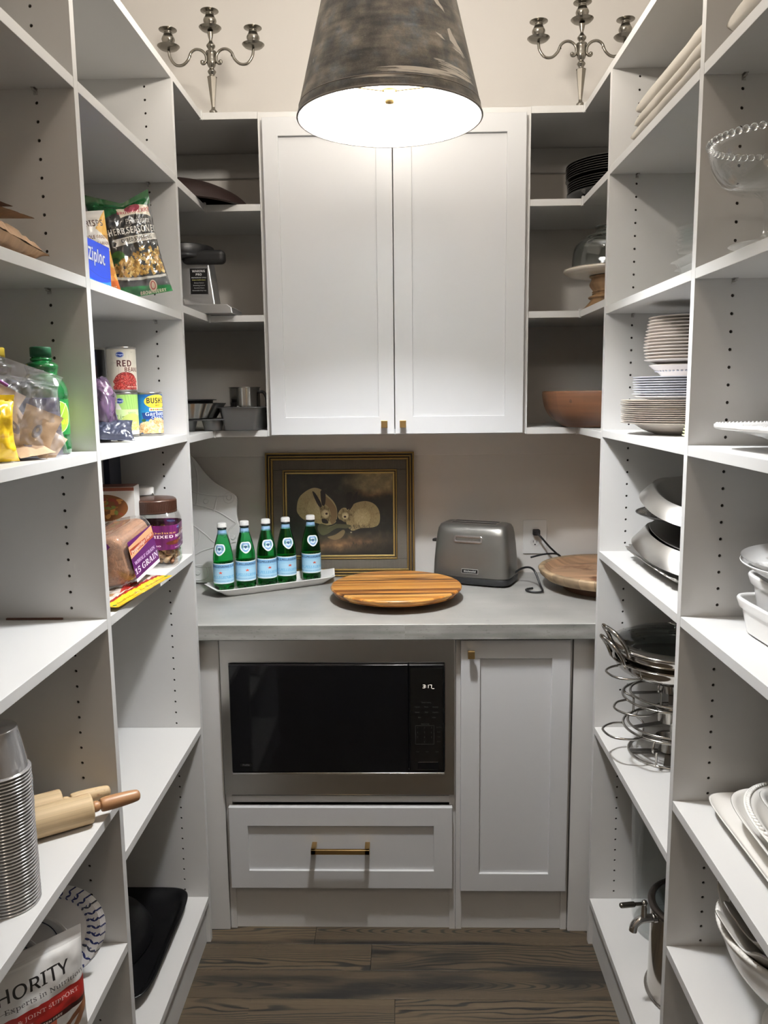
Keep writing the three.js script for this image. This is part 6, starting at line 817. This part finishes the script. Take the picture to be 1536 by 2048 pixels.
{ // warming racks and pans on the fifth shelf
  const S = 0.6677, sm = std(lin(0.50, 0.48, 0.45), 0.18, 1), x = 0.685, z = -2.005;
  let f; const RB = 0.103, RT = 0.118, H = 0.074;
  for (let k = 0; k < 3; k++) {
    const l = ['lowest wire burner rack standing on the white shelf', 'middle wire burner rack of the stacked three', 'topmost wire burner rack directly under the pans'][k], pos = [x + 0.004 * (k === 1 ? -1 : 0), S + k * 0.079, z];
    if (k) { copy(f, pos, [0, 0.35, 0.06][k], l); continue; }
    f = thing('burner_rack', l, 'rack', pos, 0, 'stacked wire burner racks');
    part(f, 'base_ring', torus(RB, 0.0032, 0.0034, 0, 0, 72, 8), sm); part(f, 'top_ring', torus(RT, 0.0034, H, 0, 0, 72, 8), sm);
    for (let i = 0; i < 3; i++) { const a = 2.2 + i * 2.094, c = Math.cos(a), s = Math.sin(a); part(f, 'leg', tube([[RB * c, 0.004, RB * s], [RB * c, 0.034, RB * s], [RB * 1.01 * c, 0.042, RB * 1.01 * s], [RT * 1.10 * c, 0.050, RT * 1.10 * s], [RT * 1.12 * c, 0.058, RT * 1.12 * s], [RT * 1.03 * c, H, RT * 1.03 * s]], 0.003, 30, 7), sm); }
    for (const a of [Math.PI - 0.25, -0.1]) part(f, 'side_loop', tube([[Math.cos(a + 0.42) * RT, H, Math.sin(a + 0.42) * RT], [Math.cos(a + 0.36) * (RT + 0.03), H, Math.sin(a + 0.36) * (RT + 0.03)], [Math.cos(a + 0.15) * (RT + 0.062), H, Math.sin(a + 0.15) * (RT + 0.062)], [Math.cos(a - 0.15) * (RT + 0.062), H, Math.sin(a - 0.15) * (RT + 0.062)], [Math.cos(a - 0.36) * (RT + 0.03), H, Math.sin(a - 0.36) * (RT + 0.03)], [Math.cos(a - 0.42) * RT, H, Math.sin(a - 0.42) * RT]], 0.003, 40, 7), sm);
    part(f, 'cross_strap', [box(-RB, RB, 0.0066, 0.008, -0.009, 0.009), box(-RB, RB, 0.008, 0.0092, -0.009, 0.009).rotateY(1.2)], std(lin(0.30, 0.29, 0.275), 0.3, 1));
    part(f, 'fuel_cup', lathe([[0, 0.0095], [0.027, 0.0095], [0.028, 0.011], [0.028, 0.044], [0.034, 0.0465], [0.034, 0.048], [0.026, 0.0475], [0.0255, 0.014], [0, 0.013]], 40).translate(-0.004, 0, 0.004), sm);
  }
  const R = 0.150, py = S + 3 * 0.079 - 0.026, pg = lathe(smoothPts([[0, 0.0], [0.085, 0.0], [0.112, 0.006], [0.139, 0.022], [0.146, 0.043], [0.150, 0.0465], [0.157, 0.047], [0.1575, 0.0495], [0.149, 0.0505], [0.142, 0.044], [0.135, 0.024], [0.10, 0.008], [0, 0.004]], 60), 88), cm = std(lin(0.58, 0.56, 0.53), 0.09, 1);
  const p1 = thing('steel_pan', 'lower round stainless pan stacked on the burner racks', 'pan', [x, py, z], 0, 'stacked round stainless pans'); part(p1, 'pan_body', pg, cm);
  const hp = (a) => tube([[Math.cos(a + 0.34) * 0.152, 0.041, Math.sin(a + 0.34) * 0.152], [Math.cos(a + 0.32) * 0.163, 0.068, Math.sin(a + 0.32) * 0.163], [Math.cos(a + 0.22) * 0.178, 0.096, Math.sin(a + 0.22) * 0.178], [Math.cos(a) * 0.186, 0.106, Math.sin(a) * 0.186], [Math.cos(a - 0.22) * 0.178, 0.096, Math.sin(a - 0.22) * 0.178], [Math.cos(a - 0.32) * 0.163, 0.068, Math.sin(a - 0.32) * 0.163], [Math.cos(a - 0.34) * 0.152, 0.041, Math.sin(a - 0.34) * 0.152]], 0.0058, 44, 9);
  part(p1, 'handle', hp(Math.PI - 0.1), cm); part(p1, 'handle', hp(-0.1), cm);
  const p2 = copy(p1, [x + 0.002, py + 0.030, z], 0.05, 'upper round stainless pan covered by a domed glass lid');
  const ld = new THREE.Group(); ld.name = 'lid'; ld.position.y = 0.0505; p2.add(ld);
  part(ld, 'steel_rim', lathe(smoothPts([[0.157, 0.0], [0.160, 0.002], [0.158, 0.0055], [0.149, 0.0098], [0.139, 0.012], [0.1375, 0.0105], [0.150, 0.004]], 30), 88), cm);
  part(ld, 'glass', lathe(smoothPts([[0.1395, 0.0115], [0.115, 0.024], [0.075, 0.036], [0.03, 0.0415], [0.001, 0.042]], 30), 72), phys({ color: lin(0.50, 0.55, 0.54), roughness: 0.03, transmission: 1, thickness: 0, ior: 1.5 }));
  part(ld, 'knob', lathe(smoothPts([[0.004, 0.041], [0.006, 0.048], [0.018, 0.055], [0.019, 0.059], [0.012, 0.063], [0, 0.0635]], 24), 32), cm);
}
{ // drink dispenser and vase on the bottom deck
  const S = DECK + 0.0197;
  const t = thing('drink_dispenser', 'stainless drink dispenser with front tap and dark glass lid', 'dispenser', [0.702, S, -1.80]);
  const R = 0.112; part(t, 'body', lathe(smoothPts([[0, 0.001], [0.111, 0.001], [0.1145, 0.006], [0.1135, 0.018], [R, 0.034]], 20).concat([[R, 0.035], [R, 0.222], [R - 0.003, 0.222], [R - 0.003, 0.04], [0, 0.036]]), 80), std(lin(0.46, 0.43, 0.40), 0.12, 1));
  part(t, 'lid_rim', lathe(smoothPts([[R + 0.001, 0.2225], [R + 0.006, 0.2245], [R + 0.006, 0.231], [R - 0.002, 0.235], [R - 0.010, 0.234], [R - 0.010, 0.228]], 24), 80), std(lin(0.10, 0.085, 0.075), 0.25, 0.9)); part(t, 'lid_glass', lathe(smoothPts([[R - 0.009, 0.2315], [0.08, 0.2385], [0.04, 0.243], [0.001, 0.244]], 20), 64), phys({ color: lin(0.10, 0.115, 0.11), roughness: 0.05, transmission: 0.6, thickness: 0, ior: 1.5 }));
  const tap = new THREE.Group(); tap.name = 'tap'; tap.position.set(-R, 0.212, 0.022); tap.scale.setScalar(1.1); tap.rotation.y = 0.15; t.add(tap);
  part(tap, 'spout', [tube([[0.004, 0, 0], [-0.020, 0.001, 0], [-0.036, -0.002, 0], [-0.047, -0.012, 0], [-0.050, -0.026, 0]], 0.0085, 36, 14), cyl(0.0105, 0.0105, 0.008, 20).rotateZ(Math.PI / 2).translate(0.002, 0, 0)], M.chrome); part(tap, 'valve_stem', [cyl(0.0065, 0.0055, 0.034, 18, [-0.026, 0.004, 0]), ball(0.0068, [-0.026, 0.038, 0])], M.chrome); part(tap, 'tap_lever', [tube([[-0.026, 0.036, 0], [-0.048, 0.037, 0]], 0.004, 8, 10), rbox(-0.082, -0.046, 0.0315, 0.0425, -0.006, 0.006, 0.005, 3)], M.pewter);
  const v = thing('glass_vase', 'tall clear glass vase behind the drink dispenser', 'vase', [0.722, S, -2.045]);
  part(v, 'vase', lathe(smoothPts([[0, 0.001], [0.085, 0.001], [0.10, 0.012], [0.104, 0.12], [0.112, 0.28], [0.116, 0.42], [0.117, 0.425], [0.1145, 0.425], [0.1105, 0.28], [0.1025, 0.12], [0.098, 0.016], [0, 0.012]], 70), 72), phys({ color: lin(0.95, 0.96, 0.96), roughness: 0.02, transmission: 1, thickness: 0, ior: 1.45 }));
}

// ================================================================ right bay nearest the camera
{
  const S = 1.8177, gm = phys({ color: lin(0.95, 0.96, 0.96), roughness: 0.015, transmission: 1, thickness: 0, ior: 1.55 }), sg = phys({ color: lin(0.98, 0.99, 0.99), roughness: 0.015, transmission: 1, thickness: 0.01, ior: 1.5 });
  const t = thing('glass_compote', 'clear glass footed bowl with beaded rim on the upper right shelf', 'bowl', [0.562, S, -1.305]);
  part(t, 'bowl', lathe(smoothPts([[0.090, 0.150], [0.0885, 0.135], [0.083, 0.115], [0.070, 0.095], [0.050, 0.082], [0.02, 0.078], [0.001, 0.078]], 44).concat(smoothPts([[0.001, 0.083], [0.02, 0.083], [0.047, 0.087], [0.066, 0.099], [0.079, 0.117], [0.0845, 0.135], [0.086, 0.150]], 40)), 72), gm);
  part(t, 'stem', lathe(smoothPts([[0.001, 0.0], [0.052, 0.0], [0.050, 0.004], [0.022, 0.010], [0.0085, 0.018], [0.0078, 0.058], [0.012, 0.068], [0.024, 0.0775]], 44), 48), gm);
  for (let i = 0; i < 50; i++) { const a = i / 50 * 6.283; part(t, 'bead', ball(0.0054, [Math.cos(a) * 0.0895, 0.1535, Math.sin(a) * 0.0895], 1, 1, 1, 12, 9), sg); }
}
{
  const S = 1.4977, t = thing('footed_platter', 'white square footed platter with beaded edge on the right shelf', 'platter', [0.700, S, -1.32], 0.10), se = evenE(7);
  part(t, 'platter', loft([[0.062, 0.062, 0.0005], [0.066, 0.066, 0.001], [0.070, 0.070, 0.012], [0.092, 0.092, 0.022], [0.130, 0.130, 0.032], [0.150, 0.150, 0.0345], [0.1535, 0.1535, 0.0375], [0.153, 0.153, 0.043], [0.150, 0.150, 0.0445], [0.145, 0.145, 0.043], [0.125, 0.125, 0.0385], [0.06, 0.06, 0.037]], (a) => se(a), 96), M.ceramic);
  const g = [], b = ball(0.0022, [0, 0, 0], 1, 1, 1, 8, 6); for (let i = 0; i < 150; i++) { const [x, z] = se(i / 150 * 6.283); g.push(b.clone().translate(x * 0.1495, 0.0436, z * 0.1495)); } part(t, 'beaded_edge', g, M.ceramic);
}
{
  const S = 1.1697, se = superE(8);
  const mk = (label, x, y, z, s, turn) => { const t = thing('baking_dish', label, 'dish', [x, y, z], turn, 'stacked white rectangular baking dishes'); part(t, 'dish', loft([[0.088 * s, 0.128 * s, 0.0008], [0.093 * s, 0.133 * s, 0.004], [0.1005 * s, 0.1405 * s, 0.046], [0.1045 * s, 0.1445 * s, 0.0475], [0.1085 * s, 0.1485 * s, 0.062], [0.1065 * s, 0.1465 * s, 0.066], [0.1025 * s, 0.1425 * s, 0.066], [0.0995 * s, 0.1395 * s, 0.061], [0.088 * s, 0.128 * s, 0.010]], (a) => se(a), 112), M.ceramic); return t; };
  mk('lower white rectangular baking dish on the right shelf', 0.703, S, -1.302, 1.0, 0.04);
  mk('upper white rectangular baking dish nested under the egg plate', 0.712, S + 0.0425, -1.298, 0.985, -0.02);
  const t = thing('egg_plate', 'white oval egg plate with oval hollows on the baking dishes', 'plate', [0.712, S + 0.1095, -1.285], 0.1);
  const R = 0.160;
  // plate with true hollows: a fine disc pressed down at every egg cup
  const wells = []; for (let i = 0; i < 12; i++) { const a = i / 12 * 6.283; wells.push([Math.cos(a) * 0.104, Math.sin(a) * 0.104, a]); } for (let i = 0; i < 4; i++) { const a = i / 4 * 6.283 + 0.4; wells.push([Math.cos(a) * 0.042, Math.sin(a) * 0.042, a]); }
  const disc = new THREE.RingGeometry(0.0005, R, 150, 70); disc.rotateX(-Math.PI / 2); const p = disc.attributes.position; for (let i = 0; i < p.count; i++) { const x = p.getX(i), z = p.getZ(i), r = Math.hypot(x, z); let y = 0.031 + 0.010 * Math.max(0, (r - 0.128) / 0.024) ** 2; for (const [wx, wz, a] of wells) { const dx = (x - wx) * Math.cos(a) + (z - wz) * Math.sin(a), dz = -(x - wx) * Math.sin(a) + (z - wz) * Math.cos(a), q = (dx / 0.031) ** 2 + (dz / 0.021) ** 2; if (q < 1) y -= 0.013 * (1 - q) ** 0.7; } p.setY(i, y); } disc.computeVertexNormals(); part(t, 'plate_top', disc, M.ceramic);
  part(t, 'plate_underside', lathe(smoothPts([[R, 0.0415], [R + 0.001, 0.040], [R - 0.004, 0.036], [0.12, 0.014], [0.085, 0.002], [0.08, 0.0], [0, 0.0]], 40), 96), M.ceramic);
  const fl = []; for (let i = 0; i < 48; i++) fl.push(ball(0.005, [0, 0, 0], 0.5, 1.8, 0.6, 8, 6).rotateZ(-0.9).translate(0.108, 0.012, 0).rotateY(i / 48 * 6.283)); part(t, 'fluted_foot', fl, M.ceramic);
}
{
  const S = 0.7927, se = superE(9), P = M.porcelain;
  const a = thing('rectangular_platter', 'white rectangular platter lowest in the platter pile on the right shelf', 'platter', [0.716, S, -1.275]); part(a, 'platter', loft([[0.112, 0.195, 0.0006], [0.116, 0.2, 0.002], [0.137, 0.222, 0.026], [0.140, 0.225, 0.0285], [0.137, 0.222, 0.0295], [0.115, 0.199, 0.006]], (q) => se(q), 96), P);
  const s4 = superE(4.5), b = thing('square_plate', 'white plate with rounded square corners second in the platter pile', 'plate', [0.727, S + 0.0075, -1.28], -0.02); part(b, 'plate', loft([[0.095, 0.135, 0.0005], [0.10, 0.14, 0.003], [0.132, 0.182, 0.040], [0.137, 0.187, 0.0455], [0.135, 0.1855, 0.0475], [0.128, 0.177, 0.043], [0.098, 0.138, 0.007]], (q) => s4(q), 96), P);
  const s3 = superE(2.5), c = thing('oval_platter', 'white oval platter with rope moulded rim in the platter pile', 'platter', [0.722, S + 0.024, -1.262]); part(c, 'platter', loft([[0.075, 0.12, 0.0005], [0.08, 0.126, 0.003], [0.118, 0.172, 0.042], [0.132, 0.189, 0.0495], [0.133, 0.190, 0.0525], [0.119, 0.175, 0.0515], [0.112, 0.166, 0.046], [0.078, 0.124, 0.008]], (q) => s3(q), 112), P);
  const rope = []; const rp = ball(0.0052, [0, 0, 0], 1.25, 0.6, 0.62, 8, 6); for (let i = 0; i < 120; i++) { const t = i / 120 * 6.283, [x, z] = s3(t), t2 = t + 0.01, [x2, z2] = s3(t2), an = Math.atan2(z2 * 0.182 - z * 0.182, x2 * 0.126 - x * 0.126); rope.push(rp.clone().rotateY(-an + 0.6).translate(x * 0.1262, 0.0535, z * 0.1825)); } part(c, 'rope_rim', rope, P);
  const d = thing('divided_dish', 'white divided serving dish topmost in the platter pile', 'dish', [0.730, S + 0.040, -1.255]); const s6 = superE(6); part(d, 'dish', loft([[0.07, 0.115, 0.0005], [0.074, 0.12, 0.003], [0.096, 0.143, 0.042], [0.102, 0.150, 0.046], [0.100, 0.148, 0.0485], [0.092, 0.139, 0.044], [0.072, 0.118, 0.007]], (q) => s6(q), 96), P); part(d, 'divider', rbox(-0.088, 0.088, 0.006, 0.042, -0.004, 0.004, 0.003), P);
  const e = thing('butter_tray', 'small flat white tray tilted across the divided dish', 'tray', [0.742, S + 0.094, -1.285], 0.05); e.rotation.z = 0.10; part(e, 'tray', loft([[0.085, 0.065, 0.0], [0.09, 0.07, 0.001], [0.104, 0.084, 0.009], [0.104, 0.084, 0.011], [0.089, 0.069, 0.004]], (q) => se(q), 72), M.ceramic);
}
{
  const S = 0.4767, P = M.porcelain;
  const a = thing('pedestal_bowl', 'large white pedestal bowl with beaded rim on the lower right shelf', 'bowl', [0.712, S, -1.285]);
  part(a, 'bowl', lathe(smoothPts([[0, 0.002], [0.078, 0.0], [0.080, 0.004], [0.062, 0.018], [0.048, 0.032], [0.052, 0.044], [0.10, 0.082], [0.140, 0.128], [0.160, 0.172], [0.1685, 0.190], [0.170, 0.197], [0.166, 0.200], [0.158, 0.196], [0.150, 0.178], [0.134, 0.134], [0.09, 0.086], [0, 0.066]], 90), 88), P);
  const bd = [], bb = ball(0.0052, [0, 0, 0], 0.8, 1, 0.62, 8, 6); for (let i = 0; i < 110; i++) bd.push(bb.clone().translate(0.1665, 0.1955, 0).rotateY(i / 110 * 6.283)); part(a, 'beaded_rim', bd, P);
  const ruff = (label, y, s, tilt, x, z) => { const t = thing('ruffled_bowl', label, 'bowl', [x, y, z], 0.3, 'ruffled white bowls nested in the pedestal bowl'); t.rotation.z = tilt; part(t, 'bowl', loft([[0.05 * s, 0.05 * s, 0.0], [0.06 * s, 0.06 * s, 0.003], [0.115 * s, 0.115 * s, 0.040], [0.150 * s, 0.150 * s, 0.088], [0.157 * s, 0.157 * s, 0.096], [0.154 * s, 0.154 * s, 0.098], [0.108 * s, 0.108 * s, 0.044], [0.05 * s, 0.05 * s, 0.009]], (q, i) => { const w = [0, 0, 0.3, 0.9, 1, 1, 0.3, 0][i], k = 1 + 0.05 * w * Math.cos(q * 9); return [Math.cos(q) * k, Math.sin(q) * k, 0.015 * w * Math.cos(q * 9)]; }, 180), P); return t; };
  ruff('outer ruffled white bowl nested in the pedestal bowl', S + 0.128, 1.0, 0.06, 0.703, -1.285); ruff('inner ruffled white bowl nested in the other ruffled bowl', S + 0.152, 0.97, 0.10, 0.714, -1.285);
}

scene.traverse((o) => { if (o.isMesh) { o.castShadow = true; o.receiveShadow = true; } });
renderer.render(scene, camera);
